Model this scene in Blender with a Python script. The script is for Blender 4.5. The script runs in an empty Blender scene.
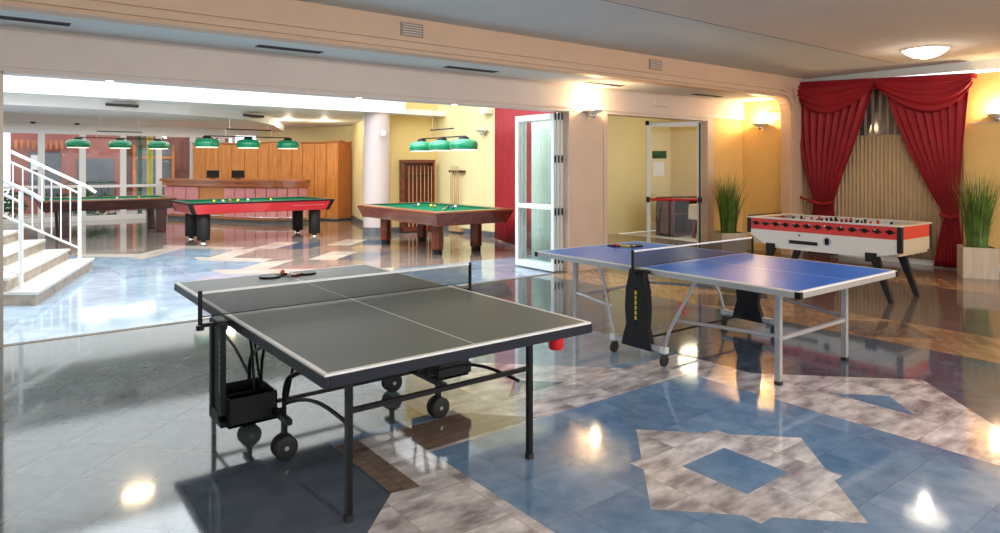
import bpy, bmesh, math, random
from mathutils import Vector, Matrix
random.seed(7)
C = bpy.context.scene.collection
S = bpy.context.scene
PI = math.pi
def R(d): return math.radians(d)

# ---------------------------------------------------------------- camera
# world axes: x runs along the folding partition (to the right/back), y runs away through it
cam = bpy.data.cameras.new('camera'); camo = bpy.data.objects.new('camera', cam); C.objects.link(camo)
camo.location = (0, 0, 1.61); camo.rotation_euler = (R(90), 0, R(-37.5))
cam.sensor_width = 36; cam.lens = 24.03; cam.shift_y = -0.0999; cam.clip_end = 300; cam.clip_start = .05
S.camera = camo
# ---------------------------------------------------------------- world, light, exposure
w = bpy.data.worlds.new('world'); S.world = w; w.use_nodes = True
bg = w.node_tree.nodes['Background']; bg.inputs[0].default_value = (.88, .94, 1, 1); bg.inputs[1].default_value = 2.2
S.view_settings.view_transform = 'Standard'; S.view_settings.look = 'None'; S.view_settings.gamma = 1
S.view_settings.use_curve_mapping = False; S.view_settings.exposure = 0.12
def area(name, loc, sx, sy, power, col, rot=(0, 0, 0)):
    l = bpy.data.lights.new(name, 'AREA'); l.shape = 'RECTANGLE'; l.size = sx; l.size_y = sy; l.energy = power; l.color = col
    o = bpy.data.objects.new(name, l); o.location = loc; o.rotation_euler = rot; C.objects.link(o); return o
def point(name, loc, power, col, r=.06):
    l = bpy.data.lights.new(name, 'POINT'); l.energy = power; l.color = col; l.shadow_soft_size = r
    o = bpy.data.objects.new(name, l); o.location = loc; C.objects.link(o); return o
area('skylight_daylight', (.4, 10.7, 4.75), 13.0, 5.9, 800, (.86, .95, 1))          # glazed roof over the middle hall
area('window_daylight', (6.0, -5.0, 2.0), 9, 2.2, 480, (1, .95, .90), (R(90), 0, R(180+0)))    # added fill light behind the camera
area('luminous_ceiling', (2.6, 20.3, 2.862), 9.5, 4.6, 150, (.93, .97, 1))  # added fill just under the far ceiling to brighten that hall

# ---------------------------------------------------------------- materials
def nodes(name):
    m = bpy.data.materials.new(name); m.use_nodes = True
    return m, m.node_tree, m.node_tree.nodes['Principled BSDF']
def mat(name, col, rough=.5, metal=0, noise=0, scale=8, bump=0, spec=.5, coat=0, stretch=None, emit=None, es=0, sheen=0):
    m, nt, b = nodes(name)
    b.inputs['Base Color'].default_value = (*col, 1); b.inputs['Roughness'].default_value = rough
    b.inputs['Metallic'].default_value = metal; b.inputs['Specular IOR Level'].default_value = spec
    b.inputs['Coat Weight'].default_value = coat; b.inputs['Coat Roughness'].default_value = .08
    b.inputs['Sheen Weight'].default_value = sheen
    if emit: b.inputs['Emission Color'].default_value = (*emit, 1); b.inputs['Emission Strength'].default_value = es
    if noise or bump:
        tc = nt.nodes.new('ShaderNodeTexCoord'); mp = nt.nodes.new('ShaderNodeMapping')
        nt.links.new(tc.outputs['Object'], mp.inputs[0])
        if stretch: mp.inputs['Scale'].default_value = stretch
        n = nt.nodes.new('ShaderNodeTexNoise'); n.inputs['Scale'].default_value = scale; n.inputs['Detail'].default_value = 5
        nt.links.new(mp.outputs[0], n.inputs['Vector'])
        if noise:
            r = nt.nodes.new('ShaderNodeValToRGB')
            r.color_ramp.elements[0].position = .3; r.color_ramp.elements[1].position = .7
            r.color_ramp.elements[0].color = (*[max(0, c*(1-noise)) for c in col], 1)
            r.color_ramp.elements[1].color = (*[min(1, c*(1+noise)) for c in col], 1)
            nt.links.new(n.outputs['Fac'], r.inputs[0]); nt.links.new(r.outputs[0], b.inputs['Base Color'])
        if bump:
            bp = nt.nodes.new('ShaderNodeBump'); bp.inputs['Strength'].default_value = bump; bp.inputs['Distance'].default_value = .01
            nt.links.new(n.outputs['Fac'], bp.inputs['Height']); nt.links.new(bp.outputs[0], b.inputs['Normal'])
    return m
def glass_mat(name, col=(.97, .99, .985), rough=.0, fac=.0):
    m = bpy.data.materials.new(name); m.use_nodes = True; nt = m.node_tree; nt.nodes.clear()
    o = nt.nodes.new('ShaderNodeOutputMaterial'); mx = nt.nodes.new('ShaderNodeMixShader')
    t = nt.nodes.new('ShaderNodeBsdfTransparent'); t.inputs[0].default_value = (*col, 1)
    g = nt.nodes.new('ShaderNodeBsdfGlossy'); g.inputs['Roughness'].default_value = rough
    f = nt.nodes.new('ShaderNodeFresnel'); ge = nt.nodes.new('ShaderNodeNewGeometry')
    io = nt.nodes.new('ShaderNodeMapRange'); io.inputs['To Min'].default_value = 1.5; io.inputs['To Max'].default_value = 1/1.5
    nt.links.new(ge.outputs['Backfacing'], io.inputs['Value']); nt.links.new(io.outputs[0], f.inputs[0])   # thin pane: same from both sides
    a = nt.nodes.new('ShaderNodeMath'); a.operation = 'ADD'; a.inputs[1].default_value = fac; a.use_clamp = True
    nt.links.new(f.outputs[0], a.inputs[0]); nt.links.new(a.outputs[0], mx.inputs[0])
    nt.links.new(t.outputs[0], mx.inputs[1]); nt.links.new(g.outputs[0], mx.inputs[2]); nt.links.new(mx.outputs[0], o.inputs[0])
    return m
def tile_mat(name, c1, c2, size, ang, off, grout, gw=.006, rough=.07, streak=0, nscale=3.0, gap=.55):
    """polished stone tiles: square grid turned by ang, slight change from tile to tile, veins, thin grout"""
    m, nt, b = nodes(name); N = nt.nodes.new; L = nt.links.new
    tc = N('ShaderNodeTexCoord'); mp = N('ShaderNodeMapping'); mp.vector_type = 'TEXTURE'
    mp.inputs['Location'].default_value = (off[0], off[1], 0); mp.inputs['Rotation'].default_value = (0, 0, ang)
    mp.inputs['Scale'].default_value = (size, size, 1)
    L(tc.outputs['Object'], mp.inputs[0])
    sep = N('ShaderNodeSeparateXYZ'); L(mp.outputs[0], sep.inputs[0])
    def fr(o):
        f = N('ShaderNodeMath'); f.operation = 'FRACT'; L(o, f.inputs[0])
        s = N('ShaderNodeMath'); s.operation = 'SUBTRACT'; s.inputs[1].default_value = .5; L(f.outputs[0], s.inputs[0])
        a = N('ShaderNodeMath'); a.operation = 'ABSOLUTE'; L(s.outputs[0], a.inputs[0])
        g = N('ShaderNodeMath'); g.operation = 'GREATER_THAN'; g.inputs[1].default_value = .5-gw/size/2; L(a.outputs[0], g.inputs[0]); return g
    gx, gy = fr(sep.outputs[0]), fr(sep.outputs[1])
    mx = N('ShaderNodeMath'); mx.operation = 'MAXIMUM'; L(gx.outputs[0], mx.inputs[0]); L(gy.outputs[0], mx.inputs[1])
    fl = N('ShaderNodeVectorMath'); fl.operation = 'FLOOR'; L(mp.outputs[0], fl.inputs[0])
    wn = N('ShaderNodeTexWhiteNoise'); wn.noise_dimensions = '2D'; L(fl.outputs[0], wn.inputs[0])
    # vein noise, each tile shifted by its own random vector
    ad = N('ShaderNodeVectorMath'); ad.operation = 'MULTIPLY_ADD'; ad.inputs[1].default_value = (9, 9, 9); L(wn.outputs['Color'], ad.inputs[0]); L(mp.outputs[0], ad.inputs[2])
    ms = N('ShaderNodeMapping'); ms.inputs['Scale'].default_value = (1, 1+streak*5, 1); L(ad.outputs[0], ms.inputs[0])
    ns = N('ShaderNodeTexNoise'); ns.inputs['Scale'].default_value = nscale; ns.inputs['Detail'].default_value = 6; ns.inputs['Roughness'].default_value = .6; L(ms.outputs[0], ns.inputs['Vector'])
    rp = N('ShaderNodeValToRGB'); rp.color_ramp.elements[0].position = .35; rp.color_ramp.elements[1].position = .68
    rp.color_ramp.elements[0].color = (*c1, 1); rp.color_ramp.elements[1].color = (*c2, 1); L(ns.outputs['Fac'], rp.inputs[0])
    br = N('ShaderNodeHueSaturation'); mr = N('ShaderNodeMapRange'); mr.inputs['To Min'].default_value = .88; mr.inputs['To Max'].default_value = 1.12
    L(wn.outputs['Value'], mr.inputs['Value']); L(mr.outputs[0], br.inputs['Value']); L(rp.outputs[0], br.inputs['Color'])
    mc = N('ShaderNodeMix'); mc.data_type = 'RGBA'; L(br.outputs[0], mc.inputs[6]); mc.inputs[7].default_value = (*grout, 1)
    mf = N('ShaderNodeMath'); mf.operation = 'MULTIPLY'; mf.inputs[1].default_value = gap; L(mx.outputs[0], mf.inputs[0]); L(mf.outputs[0], mc.inputs[0])
    L(mc.outputs[2], b.inputs['Base Color'])
    b.inputs['Roughness'].default_value = rough; b.inputs['Specular IOR Level'].default_value = .7
    n2 = N('ShaderNodeTexNoise'); n2.inputs['Scale'].default_value = 1.6; L(tc.outputs['Object'], n2.inputs['Vector'])
    bp = N('ShaderNodeBump'); bp.inputs['Strength'].default_value = .03; bp.inputs['Distance'].default_value = .01; L(n2.outputs['Fac'], bp.inputs['Height']); L(bp.outputs[0], b.inputs['Normal'])
    return m
def wood_mat(name, c1, c2, rough=.3, board=0, axis='X', coat=.3, scale=3):
    m, nt, b = nodes(name); N = nt.nodes.new; L = nt.links.new
    tc = N('ShaderNodeTexCoord'); mp = N('ShaderNodeMapping')
    mp.inputs['Scale'].default_value = {'X': (.6, 8, 8), 'Y': (8, .6, 8), 'Z': (8, 8, .6)}[axis]; L(tc.outputs['Object'], mp.inputs[0])
    n = N('ShaderNodeTexNoise'); n.inputs['Scale'].default_value = scale; n.inputs['Detail'].default_value = 6; n.inputs['Distortion'].default_value = .6; L(mp.outputs[0], n.inputs['Vector'])
    r = N('ShaderNodeValToRGB'); r.color_ramp.elements[0].position = .3; r.color_ramp.elements[1].position = .7
    r.color_ramp.elements[0].color = (*c1, 1); r.color_ramp.elements[1].color = (*c2, 1); L(n.outputs['Fac'], r.inputs[0])
    L(r.outputs[0], b.inputs['Base Color']); b.inputs['Roughness'].default_value = rough; b.inputs['Coat Weight'].default_value = coat; b.inputs['Coat Roughness'].default_value = .1
    return m
def lin(r, g, b):
    f = lambda c: ((c/255+.055)/1.055)**2.4 if c > 10 else c/255/12.92
    return (f(r), f(g), f(b))
M = {}
A45 = R(45)
SC = (3.146, 2.053)                                      # centre of the star medallion
M['grey_tile'] = tile_mat('grey_tile', lin(76, 86, 87), lin(98, 106, 105), .392, A45, (SC[0]-.15*.7071-3.39*.7071, SC[1]-.15*.7071+3.39*.7071), lin(34, 38, 40), .008, gap=.8)
M['blue_tile'] = tile_mat('blue_tile', lin(100, 134, 172), lin(130, 160, 194), .39, 0, (SC[0]+.195, SC[1]+.195), lin(62, 84, 110), .006, gap=.3)
M['slate_tile'] = tile_mat('slate_tile', lin(78, 88, 104), lin(98, 108, 122), .79, 0, SC, lin(60, 66, 76), .007)
M['pink_stone'] = tile_mat('pink_stone', lin(152, 144, 147), lin(250, 246, 247), .40, 0, (SC[0]+1.17, SC[1]+1.17), lin(165, 152, 146), .006, streak=.25, nscale=1.6)
M['brown_stone'] = tile_mat('brown_stone', lin(112, 92, 84), lin(142, 120, 108), .40, 0, (SC[0]+.1, SC[1]+.1), lin(90, 74, 68), .006, streak=.6, nscale=2.2)
M['warm_stone'] = tile_mat('warm_stone', lin(150, 118, 92), lin(190, 156, 124), .48, A45, SC, lin(120, 96, 78), .006, streak=.4, nscale=2.2)
M['dusk_stone'] = tile_mat('dusk_stone', lin(104, 92, 88), lin(126, 112, 104), .8, 0, SC, lin(84, 74, 70), .007)
M['cream_stone'] = tile_mat('cream_stone', lin(190, 176, 160), lin(218, 208, 192), .8, A45, SC, lin(160, 150, 140), .006, nscale=2)
M['sky_tile'] = tile_mat('sky_tile', lin(128, 148, 166), lin(156, 174, 188), .8, 0, SC, lin(100, 124, 150), .007, gap=.4)
M['mauve_stone'] = tile_mat('mauve_stone', lin(128, 114, 106), lin(156, 140, 128), .8, 0, SC, lin(120, 100, 100), .006)
M['white_paint'] = mat('white_paint', (.78, .78, .76), .6, noise=.02, scale=2)
M['ceiling_paint'] = mat('ceiling_paint', (.69, .71, .69), 85, noise=.03, scale=1.2)
M['ceiling_panel'] = mat('ceiling_panel', (.72, .62, .53), 85, noise=.03, scale=1.2)
M['beam_paint'] = mat('beam_paint', (.70, .47, .32), .55, noise=.03, scale=3)
M['header_paint'] = mat('header_paint', (.74, .62, .56), .5, noise=.03, scale=3)
M['pier_paint'] = mat('pier_paint', (.78, .60, .48), .5, noise=.03, scale=3)
M['ochre_wall'] = mat('ochre_wall', (.82, .55, .20), .6, noise=.05, scale=2)
M['pale_yellow'] = mat('pale_yellow', (.86, .74, .40), .65, noise=.03, scale=2)
M['deep_yellow'] = mat('deep_yellow', (.80, .60, .24), .65, noise=.03, scale=2)
M['lilac_column'] = mat('lilac_column', (.62, .52, .50), .4, noise=.02, scale=2)
M['dark_skirting'] = mat('dark_skirting', (.13, .14, .15), .3, noise=.2, scale=8)
M['alu'] = mat('alu', (.72, .73, .74), .35, .6)
M['white_alu'] = mat('white_alu', (.80, .82, .82), .35)
M['black'] = mat('black', (.008, .008, .009), .4, spec=.25)
M['black_plastic'] = mat('black_plastic', (.014, .014, .017), .5, spec=.3)
M['edge_black'] = mat('edge_black', (.014, .015, .026), .4, spec=.3)
M['grey_top'] = mat('grey_top', (.125, .150, .150), .42, noise=.04, scale=3, spec=.35)
M['blue_top'] = mat('blue_top', (.006, .22, .90), .30, noise=.03, scale=3, spec=.3)
M['white_line'] = mat('white_line', (.95, .95, .95), .4)
M['silver'] = mat('silver', (.50, .51, .53), .3, .4)
M['rubber'] = mat('rubber', (.02, .02, .02), .6)
M['red_plastic'] = mat('red_plastic', (.65, .01, .015), .3)
M['orange_plastic'] = mat('orange_plastic', (.85, .16, .05), .4)
M['yellow_mark'] = mat('yellow_mark', (.85, .65, .03), .5)
M['grey_mark'] = mat('grey_mark', (.2, .2, .22), .5)
M['felt'] = mat('felt', (.004, .125, .06), .95, noise=.1, scale=120, spec=.1)
M['mahogany'] = wood_mat('mahogany', (.10, .018, .009), (.22, .042, .018), .22, axis='Y', scale=1.2)
M['dark_mahogany'] = wood_mat('dark_mahogany', (.045, .016, .018), (.10, .035, .034), .25)
M['rack_wood'] = mat('rack_wood', (.13, .02, .012), .3)
M['light_rail'] = wood_mat('light_rail', (.26, .085, .035), (.42, .16, .07), .25)
M['red_lacquer'] = mat('red_lacquer', (.62, .018, .028), .18, noise=.05, scale=3, coat=.5)
M['panel_wood'] = wood_mat('panel_wood', (.55, .20, .045), (.80, .36, .10), .35, axis='Z', coat=.2)
M['panel_wood_dark'] = wood_mat('panel_wood_dark', (.40, .13, .03), (.56, .21, .055), .35, axis='Z', coat=.2)
M['counter_wood'] = wood_mat('counter_wood', (.42, .11, .03), (.66, .22, .07), .18, coat=.6)
M['pink_leather'] = mat('pink_leather', (.80, .34, .36), .45, noise=.06, scale=5)
M['chrome'] = mat('chrome', (.8, .8, .82), .12, 1)
M['green_shade'] = mat('green_shade', (.0, .30, .13), .15, coat=.8)
M['lamp_white'] = mat('lamp_white', (.95, .92, .8), .5, emit=(1, .93, .75), es=1.6)
M['lamp_glow'] = mat('lamp_glow', (1, .95, .85), .5, emit=(1, .80, .50), es=9)
M['dome_glow'] = mat('dome_glow', (1, .97, .9), .4, emit=(1, .86, .66), es=4.2)
M['hall_glow'] = mat('hall_glow', (1, .97, .9), .4, emit=(1, .74, .42), es=22)
M['frosted'] = mat('frosted', (.75, .78, .8), .25)
M['red_curtain'] = mat('red_curtain', (.32, .003, .012), .6, noise=.12, scale=4, sheen=.0)
M['sheer'] = mat('sheer', (.52, .38, .23), .8, noise=.08, scale=3, stretch=(1, 6, .3))
M['green_sheer'] = mat('green_sheer', (.62, .72, .62), .8)
M['dark_glass'] = mat('dark_glass', (.08, .07, .06), .08)
M['white_lam'] = mat('white_lam', (.80, .80, .78), .28)
M['red_lam'] = mat('red_lam', (.72, .035, .025), .3)
M['cream_lam'] = mat('cream_lam', (.62, .50, .36), .4)
M['pitch'] = mat('pitch', (.55, .50, .36), .4)
M['planter'] = wood_mat('planter', (.52, .42, .32), (.66, .55, .44), .5, axis='Z', coat=0)
M['grass'] = mat('grass', (.10, .19, .03), .5, noise=.5, scale=6)
M['soil'] = mat('soil', (.03, .02, .012), .9)
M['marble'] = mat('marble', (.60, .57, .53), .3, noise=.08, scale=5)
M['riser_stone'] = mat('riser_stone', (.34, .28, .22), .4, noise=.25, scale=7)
M['cue_wood'] = wood_mat('cue_wood', (.45, .26, .11), (.62, .40, .2), .3, axis='Z')
M['track_metal'] = mat('track_metal', (.40, .33, .27), .3, .5)
M['vent_dark'] = mat('vent_dark', (.05, .045, .045), .6)
M['vent_beige'] = mat('vent_beige', (.33, .25, .20), .6)
M['glass'] = glass_mat('glass')
M['green_glass'] = glass_mat('green_glass', (.93, .98, .96), 0, .03)
M['net'] = None
def net_mat():
    m = bpy.data.materials.new('net_mesh'); m.use_nodes = True; nt = m.node_tree; N = nt.nodes.new; L = nt.links.new
    b = nt.nodes['Principled BSDF']; b.inputs['Base Color'].default_value = (.03, .03, .032, 1); b.inputs['Roughness'].default_value = .8
    tc = N('ShaderNodeTexCoord'); sp = N('ShaderNodeSeparateXYZ'); L(tc.outputs['Object'], sp.inputs[0])
    outs = []
    for ax in (0, 2):
        mu = N('ShaderNodeMath'); mu.operation = 'MULTIPLY'; mu.inputs[1].default_value = 1/.006; L(sp.outputs[ax], mu.inputs[0])
        fr = N('ShaderNodeMath'); fr.operation = 'FRACT'; L(mu.outputs[0], fr.inputs[0])
        lt = N('ShaderNodeMath'); lt.operation = 'LESS_THAN'; lt.inputs[1].default_value = .24; L(fr.outputs[0], lt.inputs[0]); outs.append(lt)
    mx = N('ShaderNodeMath'); mx.operation = 'MAXIMUM'; L(outs[0].outputs[0], mx.inputs[0]); L(outs[1].outputs[0], mx.inputs[1])
    L(mx.outputs[0], b.inputs['Alpha']); return m
M['net'] = net_mat()

# ---------------------------------------------------------------- mesh helpers
class MB:
    def __init__(s): s.v = []; s.f = []; s.m = []; s.sm = []; s.cm = 0
    def add(s, vs, fs, smooth=False):
        o = len(s.v); s.v += [tuple(p) for p in vs]
        for f in fs: s.f.append([i+o for i in f]); s.m.append(s.cm); s.sm.append(smooth)
        return s
    def mi(s, i): s.cm = i; return s
    def box(s, a, b, rot=0, piv=None, taper=None):
        (x0, y0, z0), (x1, y1, z1) = a, b
        vs = [(x0, y0, z0), (x1, y0, z0), (x1, y1, z0), (x0, y1, z0), (x0, y0, z1), (x1, y0, z1), (x1, y1, z1), (x0, y1, z1)]
        if rot:
            px, py = piv or ((x0+x1)/2, (y0+y1)/2); c, q = math.cos(rot), math.sin(rot)
            vs = [(px+(x-px)*c-(y-py)*q, py+(x-px)*q+(y-py)*c, z) for x, y, z in vs]
        return s.add(vs, [(0, 3, 2, 1), (4, 5, 6, 7), (0, 1, 5, 4), (1, 2, 6, 5), (2, 3, 7, 6), (3, 0, 4, 7)])
    def hexa(s, bot, top):
        return s.add(list(bot)+list(top), [(0, 3, 2, 1), (4, 5, 6, 7), (0, 1, 5, 4), (1, 2, 6, 5), (2, 3, 7, 6), (3, 0, 4, 7)])
    def prism(s, poly, z0, z1):
        n = len(poly)
        vs = [(x, y, z0) for x, y in poly]+[(x, y, z1) for x, y in poly]
        return s.add(vs, [tuple(range(n))[::-1], tuple(range(n, 2*n))]+[(i, (i+1) % n, n+(i+1) % n, n+i) for i in range(n)])
    def slab(s, pts, d):                       # planar polygon of 3-D points pushed by vector d
        n = len(pts); vs = [tuple(p) for p in pts]+[(p[0]+d[0], p[1]+d[1], p[2]+d[2]) for p in pts]
        return s.add(vs, [tuple(range(n))[::-1], tuple(range(n, 2*n))]+[(i, (i+1) % n, n+(i+1) % n, n+i) for i in range(n)])
    def face(s, pts): return s.add(pts, [tuple(range(len(pts)))])
    def tube(s, pts, r, n=8, closed=False, sq=False):
        P = [Vector(p) for p in pts]; k = len(P); rings = []
        prev = None
        for i in range(k):
            if closed: t = (P[(i+1) % k]-P[i-1])
            else: t = P[min(i+1, k-1)]-P[max(i-1, 0)]
            t.normalize()
            if prev is None:
                up = Vector((0, 0, 1)) if abs(t.z) < .95 else Vector((1, 0, 0))
                a = t.cross(up).normalized()
            else: a = (prev-t*prev.dot(t)).normalized()
            prev = a; b = t.cross(a)
            rr = r[i] if isinstance(r, (list, tuple)) else r
            ring = []
            for j in range(n):
                th = 2*PI*j/n+(PI/n if sq else 0); q = rr*(1.4142 if sq else 1)
                ring.append(P[i]+a*math.cos(th)*q+b*math.sin(th)*q)
            rings.append(ring)
        vs = [tuple(p) for ring in rings for p in ring]; fs = []
        for i in range(k if closed else k-1):
            for j in range(n):
                a0 = i*n+j; a1 = i*n+(j+1) % n; b0 = ((i+1) % k)*n+j; b1 = ((i+1) % k)*n+(j+1) % n
                fs.append((a0, a1, b1, b0))
        s.add(vs, fs, smooth=not sq)
        if not closed:
            s.add(vs[:n], [tuple(range(n))[::-1]]); s.add(vs[-n:], [tuple(range(n))])
        return s
    def sbar(s, p, q, r): return s.tube([p, q], r, 4, sq=True)
    def lathe(s, prof, c=(0, 0, 0), n=24, axis='z', smooth=True):
        vs = []
        for r, h in prof:
            for j in range(n):
                th = 2*PI*j/n; x, y = r*math.cos(th), r*math.sin(th)
                p = {'z': (x, y, h), 'x': (h, x, y), 'y': (x, h, y)}[axis]
                vs.append((p[0]+c[0], p[1]+c[1], p[2]+c[2]))
        fs = [(i*n+j, i*n+(j+1) % n, (i+1)*n+(j+1) % n, (i+1)*n+j) for i in range(len(prof)-1) for j in range(n)]
        s.add(vs, fs, smooth)
        s.add(vs[:n], [tuple(range(n))[::-1]]); s.add(vs[-n:], [tuple(range(n))])
        return s
    def sphere(s, c, r, n=12, m=8, sc=(1, 1, 1)):
        prof = [(max(r*math.sin(PI*i/m), 1e-4), -r*math.cos(PI*i/m)) for i in range(m+1)]
        vs = []; 
        for a, h in prof:
            for j in range(n):
                th = 2*PI*j/n; vs.append((c[0]+a*math.cos(th)*sc[0], c[1]+a*math.sin(th)*sc[1], c[2]+h*sc[2]))
        return s.add(vs, [(i*n+j, i*n+(j+1) % n, (i+1)*n+(j+1) % n, (i+1)*n+j) for i in range(m) for j in range(n)], True)
    def build(s, name, mats, parent=None, bevel=0):
        me = bpy.data.meshes.new(name); me.from_pydata(s.v, [], s.f)
        if not isinstance(mats, (list, tuple)): mats = [mats]
        for m_ in mats: me.materials.append(M[m_] if isinstance(m_, str) else m_)
        for i, p in enumerate(me.polygons): p.material_index = min(s.m[i], len(mats)-1); p.use_smooth = s.sm[i]
        bm = bmesh.new(); bm.from_mesh(me); bmesh.ops.recalc_face_normals(bm, faces=bm.faces); bm.to_mesh(me); bm.free()
        o = bpy.data.objects.new(name, me); C.objects.link(o)
        if parent: o.parent = parent
        if bevel:
            b = o.modifiers.new('bevel', 'BEVEL'); b.width = bevel; b.segments = 2; b.limit_method = 'ANGLE'; b.angle_limit = R(40)
        return o
def struct(o): o['kind'] = 'structure'; return o
def tag(o, label, cat, group=None, kind=None):
    o['label'] = label; o['category'] = cat
    if group: o['group'] = group
    if kind: o['kind'] = kind
    return o
def empty(name, loc, rz=0):
    o = bpy.data.objects.new(name, None); C.objects.link(o); o.location = loc; o.rotation_euler = (0, 0, rz); return o
def kids(o): return [c for c in bpy.data.objects if c.parent == o]
def copy_tree(o, parent=None):
    c = o.copy(); C.objects.link(c); c.parent = parent
    for ch in kids(o): copy_tree(ch, c)
    return c

# ---------------------------------------------------------------- floor (one structure object, inlaid stone)
CX, CY = SC
fm = MB()
fnames = ['grey_tile', 'blue_tile', 'pink_stone', 'brown_stone', 'slate_tile', 'warm_stone', 'dusk_stone', 'cream_stone', 'sky_tile', 'mauve_stone']
def inlay(name, pts, lvl, rel=True):
    fm.mi(fnames.index(name))
    q = [((x+CX, y+CY) if rel else (x, y)) for x, y in pts]
    ar = sum(q[i][0]*q[(i+1) % len(q)][1]-q[(i+1) % len(q)][0]*q[i][1] for i in range(len(q)))
    if ar < 0: q = q[::-1]
    fm.face([(x, y, lvl*.0004) for x, y in q])
def rect(x0, y0, x1, y1): return [(x0, y0), (x1, y0), (x1, y1), (x0, y1)]
inlay('grey_tile', rect(-9, -7, 16, 7.5), 0, False)
inlay('blue_tile', rect(-2.4, -6, 3.4, 1.67), 1)
inlay('slate_tile', [(-2.4, .62), (-1.57, .62), (-1.57, 1.67), (-2.4, 1.67)], 2)
inlay('sky_tile', rect(-.9, 1.67, 3.4, 3.3), 1)
inlay('slate_tile', rect(1.57, -6, 3.4, 3.3), 2)
inlay('dusk_stone', rect(3.4, -9, 12, 5.4), 1)
inlay('warm_stone', rect(3.42, -9, 4.36, 5.4), 2)
inlay('warm_stone', rect(6.9, -9, 7.7, 5.4), 2)
inlay('brown_stone', [(3.42, -.9), (3.9, -1.4), (4.36, -.9), (3.9, -.4)], 3)
inlay('brown_stone', [(3.42, .9), (3.9, .4), (4.36, .9), (3.9, 1.4)], 3)
inlay('brown_stone', [(3.42, 2.7), (3.9, 2.2), (4.36, 2.7), (3.9, 3.2)], 3)
# square band round the medallion with a chevron in the middle of every side
inlay('pink_stone', rect(-1.57, -1.57, 1.57, 1.57), 4)
inlay('blue_tile', rect(-1.17, -1.17, 1.17, 1.17), 5)
def rot4(p, k):
    for _ in range(k): p = (-p[1], p[0])
    return p
for k in range(4):
    inlay('pink_stone', [rot4(p, k) for p in [(1.57, -.88), (2.45, 0), (1.57, .88)]], 4)
    inlay('slate_tile' if k else 'blue_tile', [rot4(p, k) for p in [(1.6, -.27), (1.87, 0), (1.6, .27)]], 6)
inlay('brown_stone', [(-1.57, .88), (-1.42, .85), (-1.42, 1.57), (-1.57, 1.57)], 6)
inlay('brown_stone', [(-1.17, 1.2), (-.35, 1.2), (-.7, 1.56), (-1.17, 1.56)], 6)
# eight-pointed star
def sq(hw, a): return [(hw*1.41421*math.cos(a+R(45+90*i)), hw*1.41421*math.sin(a+R(45+90*i))) for i in range(4)]
inlay('pink_stone', sq(.385, 0), 7)
inlay('pink_stone', sq(.48, R(45)), 8)
inlay('blue_tile', sq(.193, 0), 9)
# back hall floor
inlay('mauve_stone', rect(-9, 7.5, 12, 26), 0, False)
inlay('sky_tile', [(-9, 7.5), (9, 7.5), (9, 9.3), (4.6, 9.3), (3.17, 10.3), (3.68, 11.37), (2.82, 12.34), (3.77, 13.35), (2.76, 14.5), (1.98, 13.46), (1.3, 13.98), (.9, 16), (-9, 16)], 1, False)
zz = [(4.9, 9.1), (2.82, 10.45), (3.68, 11.37), (2.86, 12.2), (3.77, 13.35), (2.76, 14.52), (1.98, 13.46), (1.3, 13.98)]
zl = 2.2
for (a, b) in zip(zz, zz[1:]):
    d = Vector((b[0]-a[0], b[1]-a[1])).normalized(); n = Vector((-d.y, d.x)); n = n if n.x+.3*n.y > 0 else -n
    wd = .42
    zl += .15; inlay('cream_stone', [a, b, (b[0]+n.x*wd+d.x*.35, b[1]+n.y*wd+d.y*.35), (a[0]+n.x*wd, a[1]+n.y*wd)], zl, False)
for (x, y) in [(5.2, 11.2), (6.3, 13.0), (4.9, 13.4), (7.9, 11.0)]:
    inlay('slate_tile', [(x-.8, y), (x, y-.8), (x+.8, y), (x, y+.8)], 1, False)
    inlay('cream_stone', [(x-.8, y), (x, y+.8), (x+.35, y+.45), (x-.45, y-.35)], 2, False)
inlay('warm_stone', [(5.6, 12.2), (6.6, 11.2), (7.0, 11.6), (6.0, 12.6)], 3, False)
struct(fm.build('floor', fnames))
b = MB(); b.box((-8, -7, -.3), (15, 26.5, -.02)); struct(b.build('trim_1', 'white_paint'))

# ---------------------------------------------------------------- ceilings, beams, header
b = MB()
b.box((-9, -7, 3.25), (12.6, 6.5, 3.5)); struct(b.build('ceiling', 'ceiling_paint'))
b = MB(); b.box((-9, -7, 3.235), (11.3, 4.55, 3.249)); struct(b.build('ceiling', 'ceiling_panel'))
b = MB(); b.box((-9, 4.552, 3.238), (11.34, 4.575, 3.26)); b.box((11.302, -7, 3.238), (11.325, 4.575, 3.26)); struct(b.build('trim_2', 'vent_dark'))
b = MB(); b.box((-9, 6.5, 2.87), (12.6, 7.5, 3.05)); struct(b.build('ceiling', 'ceiling_paint'))
# moulded beam
b = MB()
b.box((-9, 6.45, 3.02), (12.2, 6.62, 3.26))
b.box((-9, 6.41, 2.985), (11.32, 6.62, 3.02)); b.box((-9, 6.435, 2.965), (11.32, 6.62, 2.985))
b.box((-9, 6.395, 2.90), (11.32, 6.62, 2.962)); b.box((-9, 6.43, 2.86), (11.32, 6.62, 2.90))
b.slab([(11.32+.44*math.sin(R(11.25*i)), 6.45, 2.565+.44*math.cos(R(11.25*i))) for i in range(9)]+[(11.78, 6.45, 2.565), (11.78, 6.45, 3.03), (11.32, 6.45, 3.03)], (0, .17, 0))
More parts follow.
